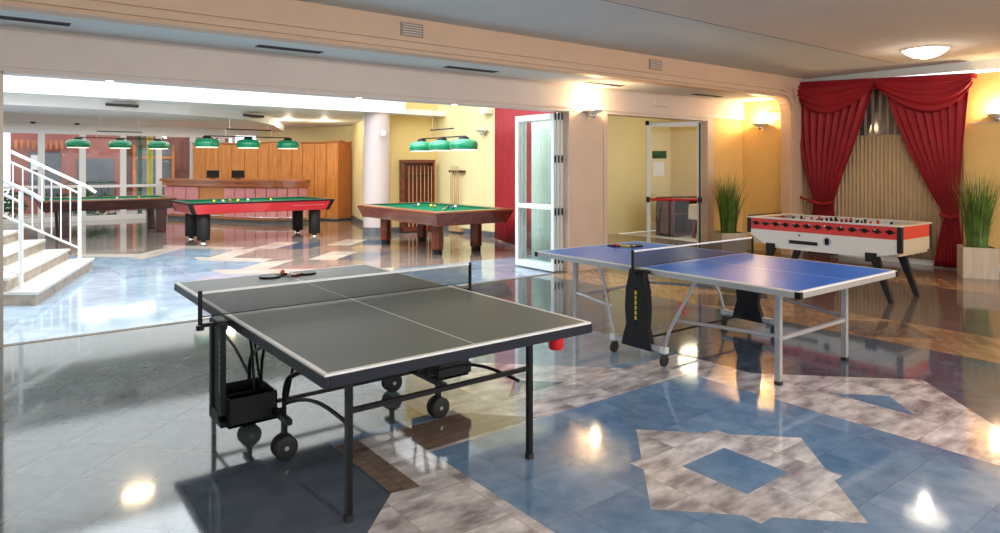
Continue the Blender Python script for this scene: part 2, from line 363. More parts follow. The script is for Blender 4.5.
# the moulding turns down at its end
for (yy, r0, r1) in ((6.41, .42, .455), (6.395, .335, .40), (6.43, .29, .335)):
    cxm, czm = 11.32, 2.565
    vs = []; k = 8
    for i in range(k+1):
        a = PI/2*(1-i/k)
        for rr in (r0, r1):
            vs.append((cxm+rr*math.cos(a), yy, czm+rr*math.sin(a))); vs.append((cxm+rr*math.cos(a), 6.62, czm+rr*math.sin(a)))
    fs = []
    for i in range(k):
        o = i*4; fs += [(o, o+2, o+6, o+4), (o+1, o+5, o+7, o+3), (o, o+4, o+5, o+1), (o+2, o+3, o+7, o+6)]
    b.add(vs, fs)
    b.box((cxm+r0, yy, 0), (cxm+r1, 6.62, czm))
b.box((11.75, 6.45, 0), (12.2, 6.62, 3.02))
struct(b.build('trim_3', 'beam_paint'))
# header above the folding partition
b = MB()
b.box((-9, 7.44, 2.52), (11.72, 7.62, 5.0)); b.box((-9, 7.40, 2.50), (10.68, 7.66, 2.53)); b.box((-9, 7.42, 2.45), (10.68, 7.64, 2.50))
struct(b.build('trim_4', 'header_paint'))
# bulkhead beyond the skylit strip, lower ceiling and curved drop beam behind it
b = MB(); b.box((-14, 13.9, 2.86), (7.85, 14.1, 5.0)); struct(b.build('trim_5', 'white_paint'))
b = MB(); b.box((-14, 14.1, 2.87), (9.3, 24, 3.0)); struct(b.build('ceiling', 'white_paint'))
b = MB()
front = [(-6, 14.2), (-.3, 14.2), (1.75, 14.45), (3.3, 14.85), (4.7, 15.6), (5.9, 17.3), (7.1, 20.0)]
back = [(7.1, 20.6), (5.4, 18.6), (4.0, 17.3), (2.4, 16.7), (0, 16.3), (-6, 16.1)]
b.prism(front+back, 2.68, 2.88)
struct(b.build('trim_6', ['white_paint']))
# glazed roof over the void: bars carry the glass
b = MB()
for i in range(9): b.box((-8+i*2.1, 7.6, 4.9), (-7.92+i*2.1, 13.9, 5.0))
struct(b.build('trim_7', 'white_alu'))
b = MB(); b.box((-9.5, 7.6, 0), (-9.3, 24, 5)); struct(b.build('wall_left', 'white_paint'))
b = MB(); b.box((-9.2, -7, 0), (-9.0, 7.5, 3.3)); struct(b.build('wall_left', 'pale_yellow'))

# ---------------------------------------------------------------- walls
def wall(name, pts, z0, z1, m, th=.12):
    b = MB()
    for (p, q) in zip(pts, pts[1:]):
        d = Vector((q[0]-p[0], q[1]-p[1])).normalized(); n = Vector((-d.y, d.x))*th
        b.prism([p, q, (q[0]+n.x, q[1]+n.y), (p[0]+n.x, p[1]+n.y)], z0, z1)
    return struct(b.build(name, m))
# pier between the two openings
b = MB(); b.box((7.03, 7.42, 0), (7.82, 7.66, 2.46)); b.box((7.00, 7.40, 0), (7.06, 7.68, 2.46)); b.box((7.76, 7.40, 0), (7.84, 7.68, 2.46))
struct(b.build('wall_back', 'pier_paint'))
b = MB(); b.box((10.62, 7.47, 0), (11.9, 7.62, 2.9)); struct(b.build('wall_back', 'ochre_wall'))
b = MB(); b.box((10.5, 7.41, 0), (10.68, 7.64, 2.46)); struct(b.build('trim_8', 'pier_paint'))
b = MB(); b.box((11.72, 6.62, 0), (11.9, 7.47, 2.9)); struct(b.build('wall_right', 'ochre_wall'))
b = MB(); b.box((12.2, -7, 0), (12.4, 6.62, 3.06)); struct(b.build('wall_right', 'ochre_wall'))
b = MB(); b.slab([(12.14, -7, 2.98), (12.14, 6.45, 3.17), (12.14, 6.45, 3.3), (12.14, -7, 3.3)], (.2, 0, 0)); struct(b.build('trim_9', 'ceiling_paint'))
b = MB(); b.box((12.185, -7, 2.28), (12.2, 3.8, 2.30)); struct(b.build('trim_10', 'pier_paint'))
b = MB(); b.box((12.17, -7, 0), (12.2, 6.45, .11)); struct(b.build('baseboard_right', 'white_lam'))
# aluminium end post of the folding partition and its floor track
b = MB(); b.box((-.10, 7.42, 0), (.11, 7.56, 2.46)); struct(b.build('trim_11', 'track_metal'))
b = MB(); b.box((.1, 7.445, 0), (7.0, 7.50, .006)); b.mi(1).box((.1, 7.468, .004), (7.0, 7.478, .008)); struct(b.build('trim_12', ['track_metal', 'black']))
# back hall walls
Pw = [(9.1, 14.5), (8.0, 14.5), (7.35, 15.6), (8.3, 17.8), (7.2, 23.2)]
wall('wall_back_right', [(7.86, 7.62), (8.05, 8.9), (9.1, 11.9), (9.1, 14.5)], 0, 5.0, 'pale_yellow', -.1)
wall('wall_back', [(9.1, 14.5), (7.6, 14.5)], 0, 5.0, 'deep_yellow', -.1)
def cP(px, Y):
    X = (px-500)/667.4*Y; a = R(37.5); return (math.cos(a)*X+math.sin(a)*Y, -math.sin(a)*X+math.cos(a)*Y)
p1, p2, p3, p4 = cP(388, 16.25), cP(366, 17.9), cP(351, 20.6), cP(256, 23.2)
wall('wall_back', [p1, p2, p3, p4], 0, 3.0, 'pale_yellow', -.1)
b = MB()
for (p, q) in [((9.1, 14.5), (9.1, 8.9)), ]:
    b.box((9.06, 11.9, 0), (9.1, 14.5, .13))
b.box((7.6, 14.46, 0), (9.1, 14.5, .13))
struct(b.build('baseboard_back', 'dark_skirting'))
b = MB()
for (p, q) in ((p1, p2), (p2, p3)):
    d = Vector((q[0]-p[0], q[1]-p[1])).normalized(); n = Vector((-d.y, d.x))*.04
    b.prism([p, q, (q[0]+n.x, q[1]+n.y), (p[0]+n.x, p[1]+n.y)], 0, .13)
struct(b.build('baseboard_back', 'dark_skirting'))
# column with stone foot
b = MB(); b.lathe([(.31, .2), (.31, 3.0)], (7.27, 14.25, 0), 40).mi(1).lathe([(.33, 0), (.33, .2)], (7.27, 14.25, 0), 40); struct(b.build('column', ['lilac_column', 'dark_skirting']))

# ---------------------------------------------------------------- window wall with the street behind
def far_window(idx, x0, x1, split=True):
    g = empty('window_%d' % idx, (x0, 23.2, 0)); g['kind'] = 'structure'
    w_ = x1-x0; b = MB()
    b.box((0, 0, 0), (.08, .12, 2.66)); b.box((w_-.08, 0, 0), (w_, .12, 2.66)); b.box((.08, 0, 0), (w_-.08, .12, .14)); b.box((.08, 0, 2.56), (w_-.08, .12, 2.66))
    b.box((.08, 0, .98), (w_-.08, .12, 1.06))
    b.build('window_frame', 'white_alu', g)
    b = MB(); b.face([(.08, .05, .14), (w_-.08, .05, .14), (w_-.08, .05, .98), (.08, .05, .98)]); b.face([(.08, .05, 1.06), (w_-.08, .05, 1.06), (w_-.08, .05, 2.56), (.08, .05, 2.56)]); b.build('pane', 'glass', g)
xs = [-0.78, 0.23, 1.22, 2.23, 3.29, 4.28, 5.28, 6.18, 6.6]
for i in range(len(xs)-1): far_window(i+1, xs[i], xs[i+1])
b = MB(); b.box((-14, 23.2, 2.66), (8, 23.32, 2.9)); struct(b.build('wall_back', 'white_paint'))
b = MB(); b.box((-14, 23.2, 0), (-0.78, 23.32, 2.66)); struct(b.build('wall_back', 'white_paint'))

# street side beyond the glass: each thing at its own distance
def ext(name, label, cat, parts, loc):
    g = empty(name, loc); tag(g, label, cat)
    for nm, mb, mt in parts: mb.build(nm, mt, g)
    return g
M['ext_pink'] = mat('ext_pink', (.34, .11, .085), .7, noise=.2, scale=1.3)
M['ext_grey'] = mat('ext_grey', (.12, .13, .15), .5, noise=.3, scale=1)
M['ext_brown'] = mat('ext_brown', (.13, .035, .02), .5, noise=.4, scale=1.5)
M['ext_orange'] = mat('ext_orange', (.50, .14, .03), .5, noise=.4, scale=2)
M['ext_green'] = mat('ext_green', (.03, .10, .03), .7, noise=.8, scale=5)
M['ext_yellow'] = mat('ext_yellow', (.55, .50, .03), .5)
M['paving'] = mat('paving', (.36, .28, .22), .6, noise=.2, scale=2)
b = MB(); b.box((-16, 23.35, -.3), (16, 38, -.03)); struct(b.build('ground', 'paving'))
w1 = MB(); w1.box((0, 0, 0), (3.2, .3, 3.4)); w2 = MB(); w2.box((.5, -.05, .9), (2.6, 0, 2.0)); w3 = MB(); w3.box((0, -.25, 2.15), (3.2, 0, 2.40))
ext('shop_front', 'pink wall with a grey window and dark fascia seen through the left panes', 'building', [('wall', w1, 'ext_pink'), ('window', w2, 'ext_grey'), ('fascia', w3, 'ext_brown')], (-5.6, 27.6, 0))
w1 = MB(); w1.box((0, 0, 0), (2.7, .3, 3.4)); w2 = MB(); w2.box((.4, -.05, .7), (2.4, 0, 2.2)); w3 = MB(); w3.box((0, -.2, 2.2), (2.7, 0, 2.42)); w4 = MB(); w4.box((.35, -.08, .6), (.40, -.05, 2.25)); w5 = MB(); w5.box((2.4, -.08, .6), (2.45, -.05, 2.25))
ext('shop_front', 'grey glazed shop front with pale pink wall left of the thick white mullion', 'building', [('wall', w1, 'ext_pink'), ('window', w2, 'ext_grey'), ('fascia', w3, 'ext_green'), ('window_frame', w4, 'ext_brown'), ('window_frame', w5, 'ext_brown')], (-2.3, 27.6, 0))
w1 = MB(); w1.box((0, 0, 0), (3.4, .3, 3.4)); w2 = MB(); w2.box((.5, -.05, .5), (1.4, 0, 2.1)); w2.box((1.9, -.05, .5), (3.0, 0, 1.9)); w3 = MB()
for i in range(11): w3.box((.1+i*.16, -.3, 2.2), (.18+i*.16, -.2, 2.5))
w4 = MB(); w4.box((.55, -.12, 1.5), (.9, -.06, 2.0))
ext('shop_front', 'pink wall with brown door and orange shade slats behind the middle panes', 'building', [('wall', w1, 'ext_pink'), ('door', w2, 'ext_grey'), ('shade_slats', w3, 'ext_orange'), ('poster', w4, 'white_paint')], (.6, 27.6, 0))
w1 = MB(); w1.box((0, 0, 0), (3.6, .3, 3.4)); w2 = MB(); w2.box((.3, -.06, .4), (1.5, 0, 2.3)); w3 = MB(); w3.box((.2, -.1, .35), (.3, 0, 2.4)); w3.box((1.5, -.1, .35), (1.6, 0, 2.4)); w3.box((.3, -.1, 1.9), (1.5, 0, 2.0))
ext('shop_front', 'dark brown doorway with orange frame right of the street railing', 'building', [('wall', w1, 'ext_brown'), ('door', w2, 'ext_grey'), ('door_frame', w3, 'ext_orange')], (4.0, 27.6, 0))
b = MB(); b.lathe([(.09, 0), (.09, 3.0)], (0, 0, 0), 12); tag(b.build('post', 'ext_yellow'), 'yellow round post standing outside the window wall', 'post').location = (4.2, 24.3, 0)
b = MB(); b.lathe([(.07, 0), (.07, 3.0)], (0, 0, 0), 12); tag(b.build('post', 'ext_green'), 'dark green post beside the yellow one outside the glass', 'post').location = (3.95, 24.5, 0)
b = MB()
for i in range(8): b.tube([(i*.2, 0, 0), (i*.2, 0, 1.1)], .015, 6)
b.tube([(0, 0, 1.1), (1.4, 0, 1.1)], .025, 6); b.tube([(0, 0, .5), (1.4, 0, .5)], .02, 6)
tag(b.build('railing', 'ext_green'), 'dark green iron railing outside the middle window panes', 'railing').location = (2.0, 25.6, 0)
for x, y, w_, h_, lb in [(-2.5, 24.5, 1.0, .8, 'low green bush outside behind the stair railing'), (2.4, 24.4, 1.2, .9, 'low green bush outside behind the far dark billiard table'), (.4, 25.4, .9, .9, 'low green bush outside left of the thick mullion')]:
    b = MB()
    for i in range(200):
        u, v_, z = random.gauss(0, w_*.3), random.gauss(0, .2), abs(random.gauss(.5, .28))*h_
        a = random.random()*6.28; c, s_ = math.cos(a)*.09, math.sin(a)*.09
        b.face([(u-c, v_-s_, z), (u, v_, z-.04), (u+c, v_+s_, z+.03), (u, v_, z+.06)])
    o = b.build('bush', 'ext_green'); o.location = (x, y, 0); tag(o, lb, 'bush')

# ---------------------------------------------------------------- wood panelling
pp = [cP(193, 21.45), cP(258, 20.9), cP(338, 19.9), cP(351, 20.3)]
pw = empty('wood_panelling', (*pp[1], 0)); tag(pw, 'tall honey wood panelling standing behind the curved bar', 'wall panelling')
def relp(p): return (p[0]-pp[1][0], p[1]-pp[1][1])
for (p, q, n, m_) in ((pp[0], pp[1], 5, 'panel_wood'), (pp[1], pp[2], 7, 'panel_wood'), (pp[2], pp[3], 1, 'panel_wood_dark')):
    for i in range(n):
        a0, a1 = i/n+.004, (i+1)/n-.004
        P0 = Vector(relp(p)).lerp(Vector(relp(q)), a0); P1 = Vector(relp(p)).lerp(Vector(relp(q)), a1)
        d = (P1-P0).normalized(); nn = Vector((-d.y, d.x))*.06
        mm = m_ if i % 3 != 1 else 'panel_wood_dark' if m_ == 'panel_wood' and i > 4 else m_
        b = MB(); b.prism([P0, P1, P1+nn, P0+nn], .06, 2.33); b.build('panel', mm, pw)
b = MB()
pl = []
for (p, q) in zip(pp, pp[1:]):
    for i in range(8): pl.append(Vector(relp(p)).lerp(Vector(relp(q)), i/8))
pl.append(Vector(relp(pp[3])))
b.tube([(v.x, v.y, 2.35+.02*math.sin(i*.8)) for i, v in enumerate(pl)], .035, 6)
b.build('cornice', 'panel_wood_dark', pw)
b = MB(); b.tube([(v.x, v.y+.03, .04) for v in pl], .04, 4); b.build('plinth', 'dark_skirting', pw)

# ---------------------------------------------------------------- curved bar
def smooth_path(ctrl, n):
    out = []; k = len(ctrl)
    for i in range(k-1):
        p0, p1, p2, p3 = [Vector(ctrl[max(0, min(k-1, j))]) for j in (i-1, i, i+1, i+2)]
        for t in range(n):
            t /= n
            out.append(.5*((2*p1)+(-p0+p2)*t+(2*p0-5*p1+4*p2-p3)*t*t+(-p0+3*p1-3*p2+p3)*t**3))
    out.append(Vector(ctrl[-1])); return out
bc = [cP(165, 20.6), cP(195, 19.9), cP(228, 19.2), cP(256, 18.75), cP(284, 18.7), cP(309, 19.0)]
bo = bc[3]
path = [Vector((p.x-bo[0], p.y-bo[1])) for p in smooth_path(bc, 8)]
bar = empty('bar_counter', (*bo, 0)); tag(bar, 'curved wooden bar counter fronted with pink padded panels', 'bar counter')
def strip(path, off0, off1, z0, z1):
    b = MB(); n = len(path); vs = []
    for i, p in enumerate(path):
        d = (path[min(i+1, n-1)]-path[max(i-1, 0)]).normalized(); nn = Vector((-d.y, d.x))
        for o_ in (off0, off1):
            for z in (z0, z1): vs.append((p.x+nn.x*o_, p.y+nn.y*o_, z))
    fs = []
    for i in range(n-1):
        o = i*4; q = o+4; fs += [(o, q, q+1, o+1), (o+2, o+3, q+3, q+2), (o+1, q+1, q+3, o+3), (o, o+2, q+2, q)]
    fs += [(0, 1, 3, 2), ((n-1)*4, (n-1)*4+2, (n-1)*4+3, (n-1)*4+1)]
    b.add(vs, fs, False); return b
strip(path, -.16, .40, 1.20, 1.25).build('countertop', 'counter_wood', bar)
strip(path, -.10, .30, 1.04, 1.20).build('counter_fascia', 'counter_wood', bar)
strip(path, -.19, -.15, 1.17, 1.22).build('counter_edge', 'light_rail', bar)
strip(path, .03, .30, .10, 1.04).build('body', 'panel_wood', bar)
strip(path, .08, .28, 0, .10).build('plinth', 'dark_skirting', bar)
np_ = len(path)
for i in range(0, np_-3, 3):
    if i in (9, 12): continue                     # a plain wooden bay
    seg = [path[i].lerp(path[i+1], .12), path[i+1], path[i+2], path[i+2].lerp(path[i+3], .88)]
    strip(seg, -.03, .03, .62, 1.0).build('padded_panel', 'pink_leather', bar, .015)
    strip(seg, -.03, .03, .16, .56).build('padded_panel', 'pink_leather', bar, .015)
b = MB(); b.tube([(p.x, p.y-.0, .16) for p in []] or [(path[0].x, path[0].y-.2, .18)]+[(p.x+.08, p.y-.18, .18) for p in path[1:]], .02, 6)
b.build('foot_rail', 'chrome', bar)
for (px, lb) in ((213, 'left small dark screen on the bar counter'), (238, 'right small dark screen on the bar counter')):
    x, y = cP(px, 19.75 if px < 225 else 19.4)
    e = empty('monitor', (x, y, 1.25), R(-37)); tag(e, lb, 'screen')
    b = MB(); b.box((-.18, -.02, .03), (.18, .02, .25)); b.build('screen', 'black', e, .005)
    b = MB(); b.box((-.08, -.05, 0), (.08, .06, .015)); b.box((-.015, 0, .015), (.015, .02, .05)); b.build('stand', 'black', e)

# ---------------------------------------------------------------- marble stair with white railings
sn = Vector((-.957, .29)); se = Vector((.29, .957))
A0 = Vector((.44, 9.4)); B0 = Vector((1.32, 12.35))
cd = Vector((-.793, .609))
st = MB()
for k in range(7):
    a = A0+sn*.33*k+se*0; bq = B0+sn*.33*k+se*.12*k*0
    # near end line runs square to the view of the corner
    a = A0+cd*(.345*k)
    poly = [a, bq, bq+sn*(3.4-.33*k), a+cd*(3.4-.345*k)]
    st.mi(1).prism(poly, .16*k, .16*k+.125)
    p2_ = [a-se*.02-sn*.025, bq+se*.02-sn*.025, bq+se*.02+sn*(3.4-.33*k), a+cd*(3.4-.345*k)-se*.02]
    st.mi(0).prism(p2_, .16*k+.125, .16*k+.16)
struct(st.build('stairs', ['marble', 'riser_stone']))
def stair_rail(px, py, n, label, length):
    o = empty('stair_railing', (px, py, .16)); tag(o, label, 'railing', 'white stair railings')
    up = lambda t, z: (sn.x*t, sn.y*t, z+t*.54)
    b = MB(); b.tube([up(-.22, 1.16), up(-.1, 1.19), up(length, 1.19)], .024, 8); b.build('handrail', 'white_paint', o)
    b = MB(); b.tube([up(0, 1.03), up(length, 1.03)], .016, 8); b.tube([up(0, .17), up(length, .17)], .016, 8); b.build('rail', 'white_paint', o)
    b = MB(); b.tube([(0, 0, 0), (0, 0, 1.16)], .026, 10); b.lathe([(.05, 0), (.05, .01)], (0, 0, 0), 12); b.build('newel_post', 'white_paint', o)
    for i in range(1, n): 
        t = i*.125; b = MB(); b.tube([up(t, .17), up(t, 1.03)], .009, 6); b.build('baluster', 'white_paint', o)
    return o
stair_rail(1.14, 12.30, 18, 'white painted stair railing with balusters on the far side of the steps', 2.3)
o = stair_rail(.31, 9.68, 1, 'white painted stair railing on the near side of the steps', 2.0)

# ---------------------------------------------------------------- folding glass doors
def glass_leaf(idx, loc, rz, w_, h_, gm, bar=False):
    g = empty('door_%d' % idx, loc, rz); g['kind'] = 'structure'
    fw = .07
    b = MB(); b.box((0, -.022, 0), (fw, .022, h_)); b.box((w_-fw, -.022, 0), (w_, .022, h_)); b.box((fw, -.022, 0), (w_-fw, .022, .10)); b.box((fw, -.022, h_-.09), (w_-fw, .022, h_))
    if not bar: b.box((fw, -.022, .93), (w_-fw, .022, 1.0))
    b.build('door_frame', 'white_alu', g, .004)
    b = MB()
    q = lambda z0, z1: b.face([(fw, 0, z0), (w_-fw, 0, z0), (w_-fw, 0, z1), (fw, 0, z1)])
    if bar: q(.10, h_-.09)
    else: q(.10, .93); q(1.0, h_-.09)
    b.build('pane', gm, g)
    return g
for i in range(3):
    g = glass_leaf(i+1, (6.80+i*.07, 7.50, .02), R(90), .93, 2.40, 'green_glass' if i == 0 else 'glass')
    for z in (.12, .85, 1.65, 2.3):
        b = MB(); b.tube([(-.012, 0, z), (-.012, 0, z+.11)], .012, 8); b.build('hinge', 'black', g)
d2 = glass_leaf(5, (10.42, 7.50, .02), math.atan2(.72, -.70), .98, 2.42, 'glass', True)
b = MB(); b.tube([(.03, .06, .98), (.95, .06, .98)], .025, 8); b.build('panic_bar', 'red_plastic', d2)
b = MB(); b.box((-.005, .0, .93), (.06, .10, 1.03)); b.box((.93, 0, .93), (.99, .10, 1.03)); b.build('bar_bracket', 'black', d2)
b = MB(); b.lathe([(.035, 2.36), (.035, 2.44)], (.97, .03, 0), 10); b.box((.01, .023, 0), (.04, .04, 2.4)); b.build('closer', 'black', d2)
b = MB(); b.box((.66, .005, 1.42), (.86, .008, 1.68)); b.build('notice', 'white_line', d2)
b = MB(); b.box((.62, .005, 1.74), (.88, .008, 1.88)); b.build('sticker', 'ext_green', d2)
# black strips behind the folded leaves
# room behind the second doorway
b = MB(); b.box((9.15, 11.0, 0), (14.5, 11.1, 3.0)); struct(b.build('wall_back', 'pale_yellow'))
b = MB(); b.box((14.0, 7.62, 0), (14.1, 11, 3.0)); struct(b.build('wall_right', 'deep_yellow'))
b = MB(); b.box((8.75, 7.62, 2.95), (14.1, 11.1, 3.05)); struct(b.build('ceiling', 'ceiling_paint'))
b = MB(); b.box((10.4, 10.3, 0), (10.8, 10.7, 2.95)); struct(b.build('column', 'white_paint'))
inner = point('side_room_lamp', (12.2, 9.0, 2.6), 30, (1, .85, .6), .3)  # added fill without a fitting, brightens the side room
g = empty('sideboard', (13.1, 10.0, 0)); tag(g, 'dark wooden sideboard with open shelves seen through the red-barred door', 'sideboard')
b = MB(); b.box((-.6, -.25, 0), (.6, .25, .04)); b.box((-.6, -.25, 0.84), (.6, .25, 0.89)); b.box((-.6, -.25, 0), (-.55, .25, 0.87)); b.box((.55, -.25, 0), (.6, .25, 0.87)); b.box((-.6, .22, 0), (.6, .25, 0.87)); b.box((-.02, -.25, 0), (.02, .25, 0.84)); b.build('body', 'ext_brown', g)
b = MB(); b.box((-.55, -.24, .5), (.55, .22, .53)); b.build('shelf', 'mahogany', g)
g = empty('chair', (9.12, 8.95, 0), R(30)); tag(g, 'brown wooden chair with red seat just inside the second doorway', 'chair')
b = MB(); b.box((-.2, -.2, .42), (.2, .2, .48)); b.build('seat', 'red_lacquer', g, .01)
for sx in (-1, 1):
    for sy in (-1, 1):
        b = MB(); b.sbar((sx*.17, sy*.17, 0), (sx*.17, sy*.17, .42 if sy < 0 else 1.0), .018); b.build('leg', 'mahogany', g)
b = MB(); b.box((-.17, .155, .6), (.17, .185, .95)); b.build('backrest', 'mahogany', g)
g = empty('table', (13.2, 8.9, 0)); tag(g, 'table under a white cloth seen through the door glass', 'table')
b = MB(); b.box((-.6, -.5, .70), (.6, .5, .76)); b.build('tablecloth', 'white_line', g, .01)
b = MB(); b.box((-.6, -.505, .42), (.6, -.5, .72)); b.box((-.605, -.5, .42), (-.6, .5, .72)); b.build('cloth_drop', 'white_line', g)
b = MB()
for sx in (-1, 1):
    for sy in (-1, 1): b.sbar((sx*.52, sy*.42, 0), (sx*.52, sy*.42, .7), .03)
b.build('legs', 'mahogany', g)

# ---------------------------------------------------------------- curtains
def drape(stations, nf, th, name, m, parent=None, axis='y'):
    """stations: list of (z, y0, y1, amp); hung on plane x=0 with folds toward -x"""
    n = nf*8; vs = []; 
    for (z, y0, y1, amp) in stations:
        for i in range(n+1):
            t = i/n; ph = t*nf*2*PI+math.sin(t*9)*.6
            vs.append((-amp*(.5+.5*math.cos(ph))-.02, y0+(y1-y0)*t+amp*.3*math.sin(ph*1.0), z+.0))
    k = len(stations); fs = [(i*(n+1)+j, i*(n+1)+j+1, (i+1)*(n+1)+j+1, (i+1)*(n+1)+j) for i in range(k-1) for j in range(n)]
    b = MB(); b.add(vs, fs, True); o = b.build(name, m, parent)
    s_ = o.modifiers.new('solid', 'SOLIDIFY'); s_.thickness = th; return o
def interp(keys, n):
    out = []
    for i in range(n+1):
        z = keys[0][0]+(keys[-1][0]-keys[0][0])*i/n
        for a, c in zip(keys, keys[1:]):
            if a[0] >= z >= c[0]-1e-9:
                t = (a[0]-z)/(a[0]-c[0]); t2 = t*t*(3-2*t) if a[3:] == ('s',) else t
                out.append((z, *[a[j]+(c[j]-a[j])*t for j in (1, 2)], .055)); break
    return out
XW = 12.16
# left curtain (further): wide at the top, gathered at a tie, fuller below
L = interp([(3.02, 6.52, 5.12), (2.5, 6.50, 5.30), (1.9, 6.44, 5.50), (1.4, 6.32, 5.70), (.98, 6.20, 5.84), (.90, 6.19, 5.86), (.6, 6.26, 5.80), (.02, 6.30, 5.76)], 26)
oc = drape(L, 9, .006, 'curtain', 'red_curtain'); oc.location = (XW-.10, 0, 0); tag(oc, 'red floor-length curtain left of the window, gathered by a tie', 'curtain')
b = MB(); b.tube([(-.12, 6.26, .99), (-.13, 6.02, .93), (-.12, 5.80, .97)], .03, 8); b.tube([(-.02, 6.52, 1.08), (-.10, 6.4, 1.03), (-.12, 6.26, .99)], .02, 6); b.build('tieback', 'red_curtain', oc)
Rr = interp([(2.98, 5.00, 3.74), (2.5, 4.86, 3.78), (1.9, 4.62, 3.84), (1.3, 4.34, 3.88), (.86, 4.10, 3.90), (.78, 4.10, 3.90), (.5, 4.16, 3.86), (.02, 4.24, 3.82)], 26)
oc = drape(Rr, 9, .006, 'curtain', 'red_curtain'); oc.location = (XW-.10, 0, 0); tag(oc, 'red floor-length curtain right of the window beside the right planter', 'curtain')
b = MB(); b.tube([(-.11, 4.14, .86), (-.13, 4.0, .80), (-.11, 3.88, .84)], .03, 8); b.build('tieback', 'red_curtain', oc)
# swag valance
def swag(y0, y1, zt0, zt1, drop, parent, side):
    ny, nz = 40, 16; vs = []
    for i in range(ny+1):
        t = i/ny; zt = zt0+(zt1-zt0)*t
        # full drop over most of the width, short where the two swags meet
        e = math.sin(PI*min(1, max(0, t)))**.6
        m_ = t if side < 0 else 1-t
        dr = drop*(.25+.75*e) if True else 0
        low = (.16 + .44*math.sin(PI*(m_**.8))) if side < 0 else (.16+.44*math.sin(PI*(m_**.8)))
        for j in range(nz+1):
            q = j/nz; fold = .035*math.sin(q*26+e*2.0)*min(1, q*3+.2)
            vs.append((-.16-.10*math.sin(PI*q*.9)-fold, y0+(y1-y0)*t, zt-low*q))
    fs = [(i*(nz+1)+j, i*(nz+1)+j+1, (i+1)*(nz+1)+j+1, (i+1)*(nz+1)+j) for i in range(ny) for j in range(nz)]
    b = MB(); b.add(vs, fs, True); o = b.build('swag', 'red_curtain', parent); s_ = o.modifiers.new('solid', 'SOLIDIFY'); s_.thickness = .006
val = empty('valance', (XW, 0, 0)); tag(val, 'red swagged valance hanging from the ceiling above the window', 'curtain valance')
b = MB(); b.slab([(-.16, 3.70, 2.98), (-.16, 6.56, 3.14), (-.16, 6.56, 3.19), (-.16, 3.70, 3.05)], (.14, 0, 0)); b.build('pelmet', 'red_curtain', val)
swag(6.56, 5.12, 3.19, 3.12, .5, val, -1); swag(5.12, 3.70, 3.12, 3.05, .5, val, 1)
# sheer blind between the curtains and dark glass above it
sh = drape([(2.14, 6.44, 3.86, .03), (1.0, 6.44, 3.86, .03), (.1, 6.44, 3.86, .03)], 40, .003, 'sheer_curtain', 'sheer'); sh.location = (XW-.02, 0, 0)
tag(sh, 'beige pleated sheer curtain covering the window between the red curtains', 'curtain')
g = empty('window_9', (12.17, 3.9, 0)); g['kind'] = 'structure'
b = MB(); b.box((0, 0, 2.1), (.02, 2.6, 2.95)); b.build('pane', 'dark_glass', g)
b = MB(); b.box((-.02, 0, 2.1), (.0, 2.6, 2.16)); b.build('sill', 'vent_beige', g)
for i in range(8, 15): b = MB(); b.box((-.012, i*.12, 2.16), (-.004, i*.12+.045, 2.95)); b.build('blind_slat', 'vent_beige', g)
o = drape([(z, 0, .95, .03) for z in (2.36, 1.5, .8, .04)], 12, .003, 'sheer_curtain', 'green_sheer')
o.location = (7.30, 7.70, 0); o.rotation_euler = (0, 0, R(-4)); tag(o, 'pale green pleated sheer curtain seen through the folded glass doors', 'curtain')
# red curtain on the hall wall behind the folded doors
o = drape([(z, 0, 3.18, .05) for z in (2.98, 2.2, 1.4, .7, .02)], 20, .006, 'curtain', 'red_curtain')
o.location = (7.98, 8.75, 0); o.rotation_euler = (0, 0, R(-18.2))
tag(o, 'red curtain on the yellow wall behind the folded glass doors', 'curtain')

